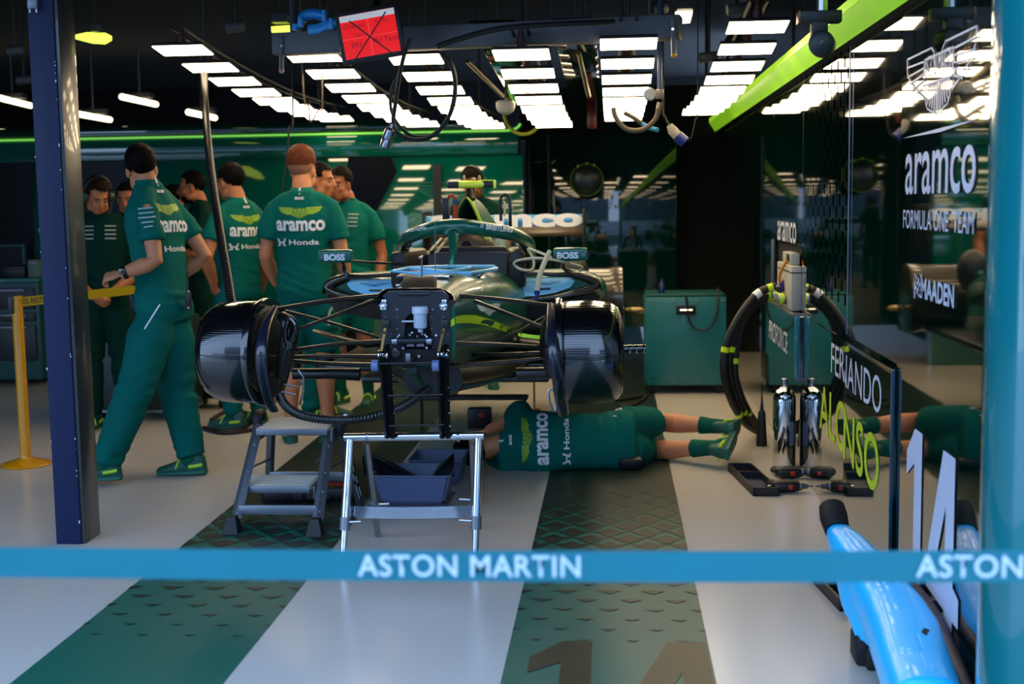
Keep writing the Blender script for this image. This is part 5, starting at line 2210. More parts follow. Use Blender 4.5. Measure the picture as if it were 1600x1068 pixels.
# two step ladder
st = thing('step_stool', 'grey aluminium two step stool with black rubber feet left of the chrome trestle', 'step stool', V((at(440, 800, 6).x, 5.95, 0)))
ff = [fl(363, 832), fl(493, 836)]
fb = [fl(421, 778), fl(545, 780)]
tt = [at(404, 664, 5.98), at(516, 666, 6.0)]
for i in range(2):
    g = G()
    d = (ff[i] - tt[i]).normalized()
    g.tube([tt[i], ff[i] - d * .07], .026, 4, flat=.75)
    lg = obj('front_leg', g, M_alu, st, smooth=0)
    g = G()
    p = ff[i]
    g.rings([[p + V((sx * a, sy * b, z)) - d * 0 + (tt[i] - p) * (z / 1.0) * .25 for sx, sy in ((-1, -1), (1, -1), (1, 1), (-1, 1))] for a, b, z in ((.036, .042, 0), (.034, .038, .016), (.020, .024, .07))])
    obj('rubber_foot', g, M_rubber, lg, smooth=0)
    g = G()
    t2 = tt[i] + V((.03, .12, -.02))
    g.tube([t2, fb[i] + V((0, 0, .05))], .022, 4, flat=.7)
    lb = obj('rear_leg', g, M_alu, st, smooth=0)
    g = G()
    p = fb[i]
    g.box(p + V((0, 0, .035)), (.07, .08, .07), bev=.012)
    obj('rubber_foot', g, M_rubber, lb)
    g = G()
    for t in (.2, .45, .62, .8):
        g.bolt(tt[i].lerp(ff[i], t) + V((.012, -.022, .01)), (0, -1, .2), .004, .004)
    obj('rivet', g, M_steel, lg)['kind'] = 'stuff'
    g = G()
    g.tube([tt[i].lerp(ff[i], .42) + V((.0, .03, 0)), t2.lerp(fb[i], .45)], .010, 6, flat=.5)
    obj('side_stay', g, M_alu, st)
M_tread = mat('stone grey tread', '#c4beb2', .5, metal=.1, bump=.2, bscale=60)
for F in (((394, 668), (505, 673), (420, 652), (534, 656), 5.90, 6.22), ((364, 758), (478, 763), (399, 740), (504, 746), 5.80, 6.05)):
    A, B_, C_, D_ = at(*F[0], F[4]), at(*F[1], F[4]), at(*F[2], F[5]), at(*F[3], F[5])
    zt = (A.z + B_.z) / 2
    for q in (A, B_, C_, D_):
        q.z = zt
    C_.y = D_.y = F[5]
    xl, xr = A.x, B_.x
    g = G()
    g.box(((xl + xr) / 2 + .02, (F[4] + F[5]) / 2, zt - .004), (xr - xl, F[5] - F[4], .018), bev=.003)
    tdd = obj('tread', g, M_tread, st)
    g = G()
    g.box(((xl + xr) / 2 + .02, F[4] - .004, zt - .012), (xr - xl, .010, .032), bev=.003)
    obj('tread_nosing', g, M_alu, tdd)
    g = G()
    for k in range(9):
        g.box(((xl + xr) / 2 + .02, F[4] + .02 + k * (F[5] - F[4] - .04) / 8, zt + .0055), (xr - xl - .03, .006, .003))
    obj('grip_rib', g, M_tread, tdd, smooth=0)['kind'] = 'stuff'
    g = G()
    for x in (xl + .012, xr + .03):
        g.box((x, (F[4] + F[5]) / 2 + .02, zt - .035), (.012, (F[5] - F[4]) * .9, .06), bev=.003)
    obj('side_cheek', g, M_alu, tdd)
g = G()
a, b = ff[0].lerp(tt[0], .22), ff[1].lerp(tt[1], .22)
g.box((a + b) / 2 + V((0, -.01, 0)), (b.x - a.x - .02, .018, .045), bev=.004)
obj('front_brace', g, M_alu, st)
g = G()
a, b = fb[0].lerp(tt[0] + V((.03, .12, 0)), .3), fb[1].lerp(tt[1] + V((.03, .12, 0)), .3)
g.box((a + b) / 2, (b.x - a.x, .016, .05), bev=.004)
bb = obj('rear_brace', g, M_alu, st)
letters('lettering', 'Syste', M_red, bb, at(526, 756, (a.y + b.y) / 2 - .02), (1, 0, 0), uZ, w=.085, h=.026, bold=.03)
g = G()
for p in (tt[0] + V((-.01, .04, .01)), tt[1] + V((.04, .03, -.01))):
    g = G()
    g.tube([p + V((0, -.03, -.04)), p + V((0, -.02, .03)), p + V((0, .03, .045)), p + V((0, .06, .0))], [.022, .026, .024, .018], 10, smooth=3, flat=.6)
    obj('hinge_cover', g, M_rubber, st)
g = G()
g.tube([at(495, 722, 5.95), at(509, 706, 6.0), at(513, 722, 6.0), at(511, 742, 6.0)], .006, 6, smooth=3)
obj('latch_hook', g, M_alu, st)
g = G()
g.box(at(553, 745, 5.6), (.03, .05, .30), (0.1, -.18, 0), bev=.004)
lp = obj('label_plate', g, M_rubber, st)
bm = strokes([[(-.5, .3), (-.3, .3)], [(-.25, .3), (.1, .3)], [(.16, .3), (.4, .3)], [(-.4, -.3), (.0, -.3)], [(.06, -.3), (.5, -.3)]], .22)
conform(bm, at(556, 752, 5.57), V((.25, 0, -.97)) * .13, V((.97, 0, .25)) * .02)
obj('label_print', bm, M_alu, lp, smooth=0, fix=False)


def bin_(label, F, Y, dep, hgt, zb, m, inner=True, name='plastic_bin'):
    """tapered tub: front top-left/right px, bottom-left/right px"""
    a, b, c, d = [at(*q, Y) for q in F]
    t = thing(name, label, 'bin', V(((a.x + b.x) / 2, Y + dep / 2, zb)))
    ztop = (a.z + b.z) / 2
    T = [V((a.x, Y, ztop)), V((b.x, Y, ztop)), V((b.x, Y + dep, ztop)), V((a.x, Y + dep, ztop))]
    B_ = [V((c.x, Y + .025, zb)), V((d.x, Y + .025, zb)), V((d.x, Y + dep - .025, zb)), V((c.x, Y + dep - .025, zb))]
    g = G()
    vt = [g.bm.verts.new(p) for p in T]
    vb = [g.bm.verts.new(p) for p in B_]
    for i in range(4):
        g.bm.faces.new((vb[i], vb[(i + 1) % 4], vt[(i + 1) % 4], vt[i]))
    g.bm.faces.new(vb[::-1])
    bmesh.ops.bevel(g.bm, geom=[e for e in g.bm.edges if len(e.link_faces) == 2], offset=.014, segments=3, affect='EDGES')
    bmesh.ops.recalc_face_normals(g.bm, faces=g.bm.faces[:])
    bmesh.ops.solidify(g.bm, geom=g.bm.faces[:], thickness=.004)
    obj('tub', g, m, t)
    g = G()
    g.tube(T, .007, 8, closed=True, flat=.7, up=(0, 0, 1))
    obj('rim', g, m, t)
    return t, ztop


M_bin = mat('slate blue plastic', '#465474', .45)
bin_('slate blue plastic tub on the floor behind the chrome trestle crossbar', ((579, 744), (703, 744), (595, 788), (692, 788)), 6.0, .30, .12, at(640, 789, 6.0).z, M_bin)
bin_('second slate blue tub further back under the car, half hidden by dark bodywork', ((638, 720), (722, 719), (648, 742), (716, 742)), 6.62, .3, .1, .005, M_bin)
bz = at(640, 789, 6.0).z
pl_ = thing('creeper_board', 'low grey board on the floor carrying the slate blue tub', 'board', V((at(640, 789, 6.1).x, 6.15, 0)))
g = G()
g.box((at(640, 789, 6.15).x, 6.15, bz - .012), (.42, .34, .018), bev=.006)
obj('board', g, M_alu, pl_)
for sx in (-.17, .17):
    for sy in (-.12, .12):
        g = G()
        zc = (bz - .021) / 2
        g.lathe([(.012, 0), (.02, .004), (.02, bz - .021)], (at(640, 789, 6.15).x + sx, 6.15 + sy, 0), (0, 0, 1), 12)
        obj('foot', g, M_rubber, pl_)
for lab, P_, y in (('dark curved bodywork panel leaning in the slate blue tub on the left', [(566, 712), (578, 708), (612, 722), (650, 743), (604, 752), (570, 745)], 6.1),
                   ('dark pointed bodywork panel standing in the slate blue tub on the right', [(674, 745), (684, 728), (707, 710), (710, 706), (709, 744), (700, 750)], 6.12)):
    g = G()
    Q = [at(*q, y + .1 * (i % 2)) for i, q in enumerate(P_)]
    n0 = V((0, .012, 0))
    va = [g.bm.verts.new(q) for q in Q]
    vb = [g.bm.verts.new(q + n0) for q in Q]
    g.bm.faces.new(va)
    g.bm.faces.new(vb[::-1])
    for i in range(len(Q)):
        j = (i + 1) % len(Q)
        g.bm.faces.new((va[j], va[i], vb[i], vb[j]))
    obj('bodywork_panel', g, mat('dark navy bodywork', '#10131c', .35, coat=.4), None, smooth=0, label=lab, cat='panel')
# shadowy cases below the steps
g = G()
g.box(at(480, 800, 6.35) * 1, (.42, .2, .07), (0, 0, .1), bev=.015)
for v in g.bm.verts:
    v.co.z += 0
zmin = min(v.co.z for v in g.bm.verts)
for v in g.bm.verts:
    v.co.z -= zmin
bx = obj('floor_case', g, M_black, None, label='low black case on the floor behind the two step stool', cat='case')
g = G()
o_ = rootpos(bx)
for k in range(5):
    g.box(o_ + V((-.16 + k * .07, -.100, .035)), (.05, .012, .04), bev=.004)
obj('case_rib', g, mat('grey case rib', '#2c2c30', .5), bx)

# ------------------------------------------------------------------ corrugated hoses
def corrugated(label, P_, r, pitch=.012, name='corrugated_hose', m=None, grp=None):
    pts, _ = spline([V(p) for p in P_], [r] * len(P_), 14)
    # even steps
    out = [pts[0]]
    for p in pts[1:]:
        while (p - out[-1]).length > pitch / 2:
            out.append(out[-1] + (p - out[-1]).normalized() * pitch / 2)
    rad = [r if i % 2 else r * .80 for i in range(len(out))]
    g = G()
    g.tube(out, rad, 14)
    return obj(name, g, m or mat('black corrugated tube', '#101012', .38, coat=.2), None, smooth=25, label=label, cat='hose')


corrugated('black corrugated hose hanging from the leftmost light column down to the left wheel drum', [at(330, 93, 7.76), at(321, 104, 7.84), at(319, 128, 7.75), at(323, 200, 7.2), at(333, 290, 6.6), at(345, 370, 6.05), at(355, 430, 5.7), at(362, 474, 5.46)], .022, .026)
g_h = corrugated('black corrugated hose sagging from the left wheel drum to the nose frame', [at(437, 617, 5.4), at(447, 634, 5.36), at(470, 648, 5.32), at(510, 655, 5.3), at(550, 655, 5.28), at(590, 649, 5.3), at(630, 634, 5.4), at(668, 608, 5.55), at(690, 590, 5.7)], .021, .014)
g = G()
for px in (538, 541):
    g.tube([at(px - .6, 647, 5.285) + V((0, 0, .0)), at(px + 1, 649, 5.285)], .004, 6)
obj('cable_tie', g, M_white, g_h)

# ------------------------------------------------------------------ barrier tape, stanchions
t = thing('barrier_belt', 'teal retractable barrier belt printed with white lettering stretched across the foreground', 'barrier', (-.2, 2.0, .9))
bl, brr = at(-60, 877, 2.0), at(1660, 884, 2.0)
g = G()
n = 40
R0, R1 = [], []
for k in range(n + 1):
    tt_ = k / n
    p = bl.lerp(brr, tt_)
    p.z -= .004 * (1 - (2 * tt_ - 1) ** 2)
    R0.append(p + V((0, 0, .0258)))
    R1.append(p - V((0, 0, .0258)))
vs = [[g.bm.verts.new(q) for q in L] for L in (R0, R1)]
for k in range(n):
    g.bm.faces.new((vs[0][k], vs[0][k + 1], vs[1][k + 1], vs[1][k]))
wb_ = obj('webbing', g, mat('teal webbing', '#0b7482', .6, vary=.1, scale=5), t)
for px in (732, 1616):
    c = at(px, 883 if px < 1000 else 884, 2.0) + V((0, -.003, 0))
    letters('lettering', 'ASTON MARTIN', mat('white belt print', '#cfe3ef', .6), wb_, c, (brr - bl).normalized(), uZ, w=.362, h=.036, bold=.012, space=1.06)

t = thing('yellow_stanchion', 'yellow stanchion post with round base and yellow belt left of the blue column', 'stanchion', fl(41, 729))
p = fl(41, 726)
g = G()
g.lathe([(.14, 0), (.145, .006), (.13, .018), (.07, .032), (.035, .045), (.032, .06)], p, (0, 0, 1), 40)
obj('base', g, mat('yellow paint', '#c98708', .35, coat=.5), t)
g = G()
top = at(33, 462, p.y)
g.tube([p + V((0, 0, .05)), V((p.x, p.y, top.z))], .031, 24)
ps = obj('post', g, mat('yellow paint', '#c98708', .35), t)
g = G()
g.box(V((p.x - .02, p.y - .005, top.z - .05)), (.03, .075, .10), bev=.004)
obj('belt_head', g, M_black, t)
g = G()
e0 = V((p.x + .03, p.y, top.z - .035))
e1 = at(215, 452, 7.6)
R0 = [e0.lerp(e1, k / 12) + V((0, 0, .027)) for k in range(13)]
R1 = [q - V((0, 0, .054)) for q in R0]
vs = [[g.bm.verts.new(q) for q in L] for L in (R0, R1)]
for k in range(12):
    g.bm.faces.new((vs[0][k], vs[0][k + 1], vs[1][k + 1], vs[1][k]))
bmesh.ops.solidify(g.bm, geom=g.bm.faces[:], thickness=.002)
bt_ = obj('belt', g, mat('yellow webbing', '#d7b90c', .6), t)
letters('lettering', 'ESS RESTR', M_black, bt_, e0.lerp(e1, .10) + V((0, -.004, .001)), e1 - e0, uZ, w=.14, h=.032, bold=.01)

# ------------------------------------------------------------------ cabinets at the back left
M_drawer = mat('charcoal drawer', '#17181c', .45)
M_tealdark = mat('dark teal frame', '#0b4a44', .45)
for x0, x1, lab in ((-150, 66, 'dark drawer cabinet in a teal frame at the left edge behind the yellow stanchion'),):
    a, b = at(x0, 590, 10.4), at(x1, 590, 10.4)
    zt = at(40, 437, 10.4).z
    t = thing('tool_cabinet', lab, 'cabinet', V(((a.x + b.x) / 2, 10.7, 0)))
    g = G()
    g.box(((a.x + b.x) / 2, 10.72, zt / 2 + .03), (b.x - a.x, .6, zt - .06), bev=.01)
    obj('body', g, M_tealdark, t)
    g = G()
    g.box(((a.x + b.x) / 2, 10.72, zt - .005), (b.x - a.x + .04, .66, .035), bev=.008)
    obj('worktop', g, M_teal, t)
    ys = [(448, 484), (487, 503), (506, 564)]
    w2 = (b.x - a.x) / 2
    for h_ in range(2):
        cx = a.x + w2 * (h_ + .5)
        for y0, y1 in ys:
            z1, z0 = at(40, y0, 10.4).z, at(40, y1, 10.4).z
            g = G()
            g.box((cx, 10.41, (z0 + z1) / 2), (w2 - .07, .03, z1 - z0 - .012), bev=.005)
            dr_ = obj('drawer', g, M_drawer, t)
            g = G()
            g.box((cx, 10.385, z1 - .028), (w2 - .2, .02, .022), bev=.006)
            obj('handle', g, M_alu, dr_)
zt = at(40, 437, 10.4).z
for i, (px, py, w_, h_, m_, nm, lab, ct) in enumerate(((22, 425, .24, .10, M_black, 'storage_box', 'black storage box on the worktop left of the blue column', 'box'), (56, 420, .10, .15, mat('pale green folder', '#5f7a66', .6), 'paper_holder', 'pale green paper holder on the worktop beside the blue column', 'holder'))):
    p = at(px, py, 10.6)
    g = G()
    g.box((p.x, 10.65, zt + .0125 + h_ / 2), (w_, .2, h_), bev=.008)
    o_ = obj(nm, g, m_, None, label=lab, cat=ct)
    g = G()
    g.box((p.x, 10.545, zt + .0125 + h_ * .8), (w_ * .9, .012, .02), bev=.003)
    obj('lip', g, M_drawer if i == 0 else M_alu, o_)
p = at(10, 400, 10.9)
t = thing('desk_screen', 'teal framed dark screen standing on the worktop at the left edge', 'screen', V((p.x, 10.8, zt)))
g = G()
g.box((p.x - .05, 10.85, zt + .16), (.5, .04, .26), bev=.01)
obj('frame', g, M_tealdark, t)
g = G()
g.box((p.x - .05, 10.828, zt + .16), (.46, .004, .22))
obj('glass', g, M_opening, t)

# flight case behind the walking person
a, b = at(146, 655, 8.7), at(290, 655, 8.7)
zt = at(200, 497, 8.7).z
M_case = mat('dark green flight case', '#05231e', .45, coat=.1)
t = thing('flight_case', 'dark green flight case with riveted lower edge behind the walking person', 'case', V(((a.x + b.x) / 2, 9.0, 0)))
g = G()
g.box(((a.x + b.x) / 2, 8.9, zt / 2 + .03), (b.x - a.x, .4, zt - .06), bev=.012)
obj('body', g, M_case, t)
g = G()
g.box(((a.x + b.x) / 2, 8.9, .065), (b.x - a.x + .01, .41, .02), bev=.003)
obj('edge_trim', g, M_alu, t)
g = G()
for k in range(6):
    g.bolt((a.x + .05 + k * (b.x - a.x - .1) / 5, 8.697, .10), (0, -1, 0), .008, .005)
obj('rivet', g, M_steel, t)['kind'] = 'stuff'
for sx in (.05, .95):
    for y in (8.78, 9.02):
        g = G()
        g.lathe([(.028, -.014), (.03, 0), (.028, .014)], (a.x + (b.x - a.x) * sx, y, .03), (1, 0, 0), 14)
        obj('caster', g, M_rubber, t)
t2 = thing('tall_case', 'narrow dark green cabinet with white rivets just right of the blue column', 'cabinet', V((at(128, 600, 8.9).x, 9.2, 0)))
a2, b2 = at(98, 600, 8.95), at(146, 600, 8.95)
g = G()
z2 = at(130, 480, 8.95).z
g.box(((a2.x + b2.x) / 2 - .004, 9.08, z2 / 2 + .03), (b2.x - a2.x - .01, .26, z2 - .06), bev=.01)
obj('body', g, mat('dark green flight case', '#05231e', .45), t2)
g = G()
for z in (.2, .42, .62):
    g.bolt((b2.x - .05, 8.947, z), (0, -1, 0), .009, .005)
obj('rivet', g, M_white, t2)['kind'] = 'stuff'
for x_ in (a2.x + .06, b2.x - .06):
    for y_ in (9.0, 9.15):
        g = G()
        g.lathe([(.026, -.014), (.03, 0), (.026, .014)], (x_, y_, .03), (1, 0, 0), 14)
        obj('caster', g, M_rubber, t2)
c = at(192, 487, 8.9)
t = thing('white_tub', 'white plastic tub on top of the dark green flight case', 'tub', V((c.x, 8.95, zt)))
g = G()
g.lathe([(.06, 0), (.085, .07), (.088, .075), (.08, .075), (.055, .01)], (c.x, 8.85, zt), (0, 0, 1), 28)
obj('bowl', g, mat('dull white plastic', '#8d938e', .5), t)
g = G()
g.tube([(c.x - .09, 8.9, zt + .08), (c.x - .02, 8.9, zt + .10), (c.x + .05, 8.93, zt + .085)], .007, 8, smooth=3)
obj('brush', g, mat('yellow brush', '#8a7d2a', .5), t)
g = G()
c2 = at(202, 470, 9.1)
g.lathe([(.03, 0), (.032, .10), (.012, .14), (.012, .165)], (c2.x + .02, 9.05, zt), (0, 0, 1), 18)
o_ = obj('spray_bottle', g, mat('blue bottle', '#1b2f86', .3), None, label='small blue bottle beside the white tub on the flight case', cat='bottle')
g = G()
g.lathe([(.014, .165), (.016, .19), (.01, .2)], (c2.x + .02, 9.05, zt), (0, 0, 1), 14)
obj('cap', g, mat('orange cap', '#c2481a', .4), o_)

# trolley of fittings behind the left drum
a, b = at(302, 640, 9.2), at(345, 640, 9.2)
zt = at(320, 500, 9.2).z
t = thing('fittings_trolley', 'dark trolley with rows of coloured hose fittings behind the left wheel drum', 'trolley', V(((a.x + b.x) / 2 + .02, 9.33, 0)))
g = G()
g.box(((a.x + b.x) / 2 + .02, 9.33, zt / 2 + .04), (b.x - a.x + .06, .26, zt - .08), bev=.01)
obj('body', g, M_matt, t)
random.seed(21)
FC = ['#b3261a', '#c98a1c', '#c9c9c9', '#24409a', '#b3261a']
for k in range(16):
    g = G()
    p = at(302 + (k % 8) * 4.6, 516 + (k // 8) * 22 + random.uniform(-3, 3), 9.2)
    g.lathe([(.012, 0), (.014, .02), (.008, .03)], p, (random.uniform(-.3, .3), -1, .1), 10)
    c_ = random.choice(FC)
    obj('hose_fitting', g, mat('fitting ' + c_, c_, .4, emit=0), t)
for sx in (-.08, .1):
    for y in (9.25, 9.4):
        g = G()
        g.lathe([(.035, -.016), (.04, 0), (.035, .016)], ((a.x + b.x) / 2 + sx, y, .04), (1, 0, 0), 14)
        obj('caster', g, M_rubber, t)

# black cables on the floor at the back
for k, (P_, lab) in enumerate((([(330, 655), (360, 640), (395, 650), (380, 668), (345, 672), (320, 668)], 'black cable coil on the floor below the left wheel drum'),
                               ([(318, 668), (350, 676), (400, 670), (440, 662), (500, 668)], 'black cable running along the floor behind the two step stool'),
                               ([(960, 625), (985, 622), (1010, 618), (990, 632), (965, 634)], 'black cable on the floor at the left foot of the teal cabinet'))):
    g = G()
    g.tube([fl(*q, .014) for q in P_], .014, 8, smooth=6)
    obj('floor_cable', g, M_rubber, None, label=lab, cat='cable')
# tubes and tools under the car
for P_, r_, lab, nm, m_ in (([(835, 592), (836, 632)], .008, 'thin brass rod standing below the right suspension', 'prop_rod', M_gold),):
    g = G()
    p = fl(835, 640)
    g.tube([p, V((p.x, p.y, .60))], r_, 8)
    g.lathe([(.04, 0), (.04, .008), (.012, .014)], p, (0, 0, 1), 14)
    obj(nm, g, m_, None, label=lab, cat='rod')
p = fl(750, 668)
t = thing('under_car_light', 'small dark red and black work light on the floor under the car', 'light', p)
g = G()
g.box(p + V((0, 0, .07)), (.16, .08, .14), bev=.015)
obj('housing', g, M_black, t)
g = G()
g.box(p + V((.02, -.042, .09)), (.04, .006, .03), bev=.003)
obj('red_patch', g, M_red, t)
g = G()
p2 = fl(712, 650)
g.box(p + V((-.05, .05, .20)), (.75, .10, .03), bev=.012)
for sx in (-.4, .3):
    g.tube([p + V((sx, .05, .0)), p + V((sx, .05, .19))], .012, 8)
obj('trestle_plank', g, mat('dark grey plank', '#2a2a2c', .5), None, label='low dark plank on short legs under the car floor', cat='plank')

# ------------------------------------------------------------------ teal cabinet on casters
a, b = fl(1008, 611), fl(1135, 609)
YC = 9.86
xa, xb = at(1008, 540, YC).x, at(1135, 540, YC).x
zt, zb = at(1070, 464, YC).z, at(1070, 602, YC).z
t = thing('teal_cabinet', 'teal equipment cabinet on casters against the back of the right hand side', 'cabinet', V(((xa + xb) / 2, YC + .25, 0)))
g = G()
g.box(((xa + xb) / 2, YC + .26, (zt + zb) / 2), (xb - xa, .5, zt - zb), bev=.008)
bd = obj('body', g, mat('teal cabinet paint', '#08656c', .4, coat=.2), t)
g = G()
g.box(((xa + xb) / 2, YC + .26, zt + .012), (xb - xa - .02, .48, .02), bev=.005)
obj('top_tray', g, M_tealdark, t)
c = at(1072, 484, YC - .004)
g = G()
g.box(c, (.15, .012, .072), bev=.005)
hp = obj('recess_plate', g, M_black, bd)
g = G()
g.tube([c + V((-.045, -.01, 0)), c + V((-.045, -.022, 0)), c + V((.045, -.022, 0)), c + V((.045, -.01, 0))], .008, 8)
obj('handle', g, M_chrome, hp)
g = G()
for k in range(4):
    for z in (zt - .03, zb + .03):
        g.bolt((xa + .03 + k * (xb - xa - .06) / 3, YC + .008, z), (0, -1, 0), .007, .004)
obj('rivet', g, M_alu, bd)['kind'] = 'stuff'
for sx in (xa + .06, xb - .06):
    for y in (YC + .08, YC + .44):
        g = G()
        g.lathe([(.04, -.02), (.044, -.015), (.044, .015), (.04, .02)], (sx, y, .045), (1, .3, 0), 18)
        cs = obj('caster', g, M_rubber, t)
        g = G()
        g.box((sx, y, (zb + .07) / 2 + .01), (.05, .05, zb - .05), bev=.004)
        g.lathe([(.02, -.023), (.02, .023)], (sx, y, .045), (1, .3, 0), 12)
        obj('fork', g, M_alu, cs)
g = G()
g.tube([at(1072, 462, YC - .03), at(1075, 486, YC - .03), at(1078, 502, YC - .03), at(1090, 515, YC - .03), at(1108, 512, YC - .03), at(1120, 490, YC - .02), at(1122, 468, YC), at(1122, 450, YC + .1)], .008, 8, smooth=6)
o_ = obj('hanging_cable', g, M_rubber, None, label='black cable looped over the front of the teal cabinet', cat='cable')
g = G()
p = at(1034, 458, YC + .15)
g.lathe([(.025, 0), (.025, .07), (.012, .09), (.012, .11)], (p.x, p.y, zt + .022), (0, 0, 1), 14)
o_ = obj('small_bottle', g, mat('dark blue bottle', '#141c58', .3), None, label='small dark blue bottle standing on the teal cabinet', cat='bottle')
# round mirror on the back panel
c = at(917, 281, 12.2)
t = thing('round_mirror', 'round dark convex mirror with lime rim on the back wall', 'mirror', c)
g = G()
R = [(.15 * sin(q * .12), .04 * cos(q * .12)) for q in range(1, 13)]
g.lathe([(.148, .0)] + [(.148 * cos(q * pi / 22), .045 * sin(q * pi / 22)) for q in range(11)], c, (0, -1, 0), 40)
obj('glass', g, mat('dark mirror', '#2a3530', .25, metal=.2), t)
g = G()
g.tube([c + V((cos(q * pi / 24) * .152, 0, sin(q * pi / 24) * .152)) for q in range(48)], .009, 8, closed=True)
obj('rim', g, mat('olive rim', '#56701c', .4), t)
g = G()
g.box(c + V((0, .09, 0)), (.05, .18, .05))
obj('bracket', g, M_black, t)
g = G()
for q in (.35, .5, .68):
    g.ell(c + V((cos(q * pi) * .155, -.01, sin(q * pi) * .155)), .012)
obj('rim_stud', g, M_limetag, t)

# ------------------------------------------------------------------ gear along the right wall
xw = .985
p0_, p1_ = 7.16, 7.78
zc0, zc1 = .878, 1.125
t = thing('power_box', 'pale grey electrical box with round connectors in the wall recess above the low cabinet', 'electrical box', V((1.01, 7.47, .878)))
g = G()
g.box((1.012, (p0_ + p1_) / 2, (zc0 + zc1) / 2), (.056, p1_ - p0_, zc1 - zc0), bev=.004)
bx = obj('housing', g, mat('pale grey enclosure', '#a8a89c', .45), t)
g = G()
g.box((1.012, (p0_ + p1_) / 2, zc1 - .035), (.060, p1_ - p0_ + .004, .006))
obj('lid_seam', g, M_black, bx)
g = G()
g.box((1.02, 7.45, 1.16), (.05, .34, .065), bev=.003)
up2 = obj('upper_module', g, mat('pale grey enclosure', '#a8a89c', .45), t)
g = G()
g.box((.994, 7.38, 1.165), (.008, .10, .04), bev=.002)
obj('socket', g, M_black, up2)
for y, z in ((7.62, .93), (7.38, .925)):
    g = G()
    g.lathe([(.026, 0), (.03, .01), (.03, .05), (.026, .055)], (.985, y, z), (-1, -.2, .15), 18)
    cn = obj('connector', g, M_steel, t)
    g = G()
    g.lathe([(.032, .02), (.033, .022), (.033, .042), (.032, .044)], (.985, y, z), (-1, -.2, .15), 18)
    obj('lime_band', g, M_limetag, cn)
g = G()
g.tube([(.985, 7.5, 1.02), (.955, 7.46, .975)], [.022, .026], 12)
obj('blue_plug', g, mat('dark blue plug', '#16235e', .35), t)
g = G()
g.tube([(.965, 7.48, 1.0), (.955, 7.45, 1.05), (.965, 7.40, 1.10), (.985, 7.36, 1.15)], .008, 8, smooth=4)
obj('orange_lead', g, mat('orange lead', '#d9820f', .45), t)

# bundle of black hoses with fluorescent tags
t = thing('hose_bundle', 'thick bundle of black hoses with fluorescent tags arching from the wall box to the floor', 'hose bundle', fl(1190, 690))
HB = [[(1212, 447), (1185, 458), (1158, 490), (1136, 535), (1131, 580), (1143, 625), (1164, 660), (1184, 688)],
      [(1210, 463), (1190, 466), (1165, 488), (1146, 530), (1140, 575), (1150, 620), (1168, 653), (1188, 684)],
      [(1212, 465), (1186, 470), (1160, 500), (1150, 545), (1148, 585), (1158, 620), (1173, 650), (1190, 680)],
      [(1212, 449), (1180, 464), (1150, 505), (1134, 555), (1135, 600), (1152, 640), (1170, 664), (1186, 686)]]
YY = [7.62, 7.6, 7.56, 7.55, 7.55, 7.62, 7.8, 8.1]
for k, L in enumerate(HB):
    g = G()
    P_ = [at(*q, y + .03 * k) for q, y in zip(L, YY)]
    P_[-1].z = .03
    P_[-1].x = min(P_[-1].x, .93 + .008 * k)
    g.tube(P_, [.024 if k % 2 == 0 else .021] * len(P_), 12, smooth=7)
    hs = obj('hose', g, mat('matt black hose', '#121213', .55), t)
    SP, _ = spline(P_, [0] * len(P_), 20)
    for fpos in ((.06, .47, .80) if k != 3 else (.44, .83)):
        i = int(fpos * (len(SP) - 2)) + (k * 2 if fpos > .2 else 0)
        a_, b_ = SP[i], SP[min(i + 1, len(SP) - 1)]
        dd = (b_ - a_).normalized()
        g = G()
        g.tube([a_ - dd * .016, a_ + dd * .016], .0255, 14)
        obj('tag', g, M_limetag, hs)
    if k == 0:
        i = int(.15 * len(SP))
        g = G()
        g.tube(SP[i - 3:i + 4], .0262, 12)
        obj('white_sleeve', g, M_white, hs)

# polished gas bottle
p = fl(1221, 744)
p.x = .905
p = V((.948, 7.14, 0))
t = thing('gas_bottle', 'polished silver gas bottle standing against the low wall cabinet', 'gas bottle', p)
g = G()
g.lathe([(.058, 0), (.063, .01), (.063, .375), (.060, .405), (.048, .435), (.028, .452), (.017, .458), (.017, .475)], p, (0, 0, 1), 48)
bt = obj('cylinder', g, M_chrome, t)
g = G()
g.lathe([(.019, .47), (.019, .50), (.014, .505)], p, (0, 0, 1), 20)
obj('valve', g, M_steel, t)
g = G()
g.box(p + V((.035, -.052, .20)), (.028, .004, .13), (0, 0, .62))
obj('data_label', g, mat('grey label', '#6e7f96', .4), bt)
g = G()
g.tube([p + V((-.002 + cos(a) * .016, -.064, .40 + sin(a) * .014)) for a in [2 * pi * q / 14 for q in range(14)]], .003, 6, closed=True)
g.tube([p + V((-.004, -.066, .386)), p + V((-.006, -.067, .34))], .0025, 6)
obj('ring_pull', g, M_black, bt)

p = V((.86, 7.85, 0))
p = fl(1190, 696)
t = thing('black_cone', 'slim black tapered nozzle standing on the floor left of the silver gas bottle', 'nozzle', p)
g = G()
g.lathe([(.034, 0), (.032, .03), (.022, .21), (.018, .215)], p, (0, 0, 1), 24)
obj('body', g, M_rubber, t)
g = G()
g.lathe([(.013, .21), (.007, .27), (.004, .31), (.003, .40)], p, (0, 0, 1), 14)
obj('tip', g, M_black, t)


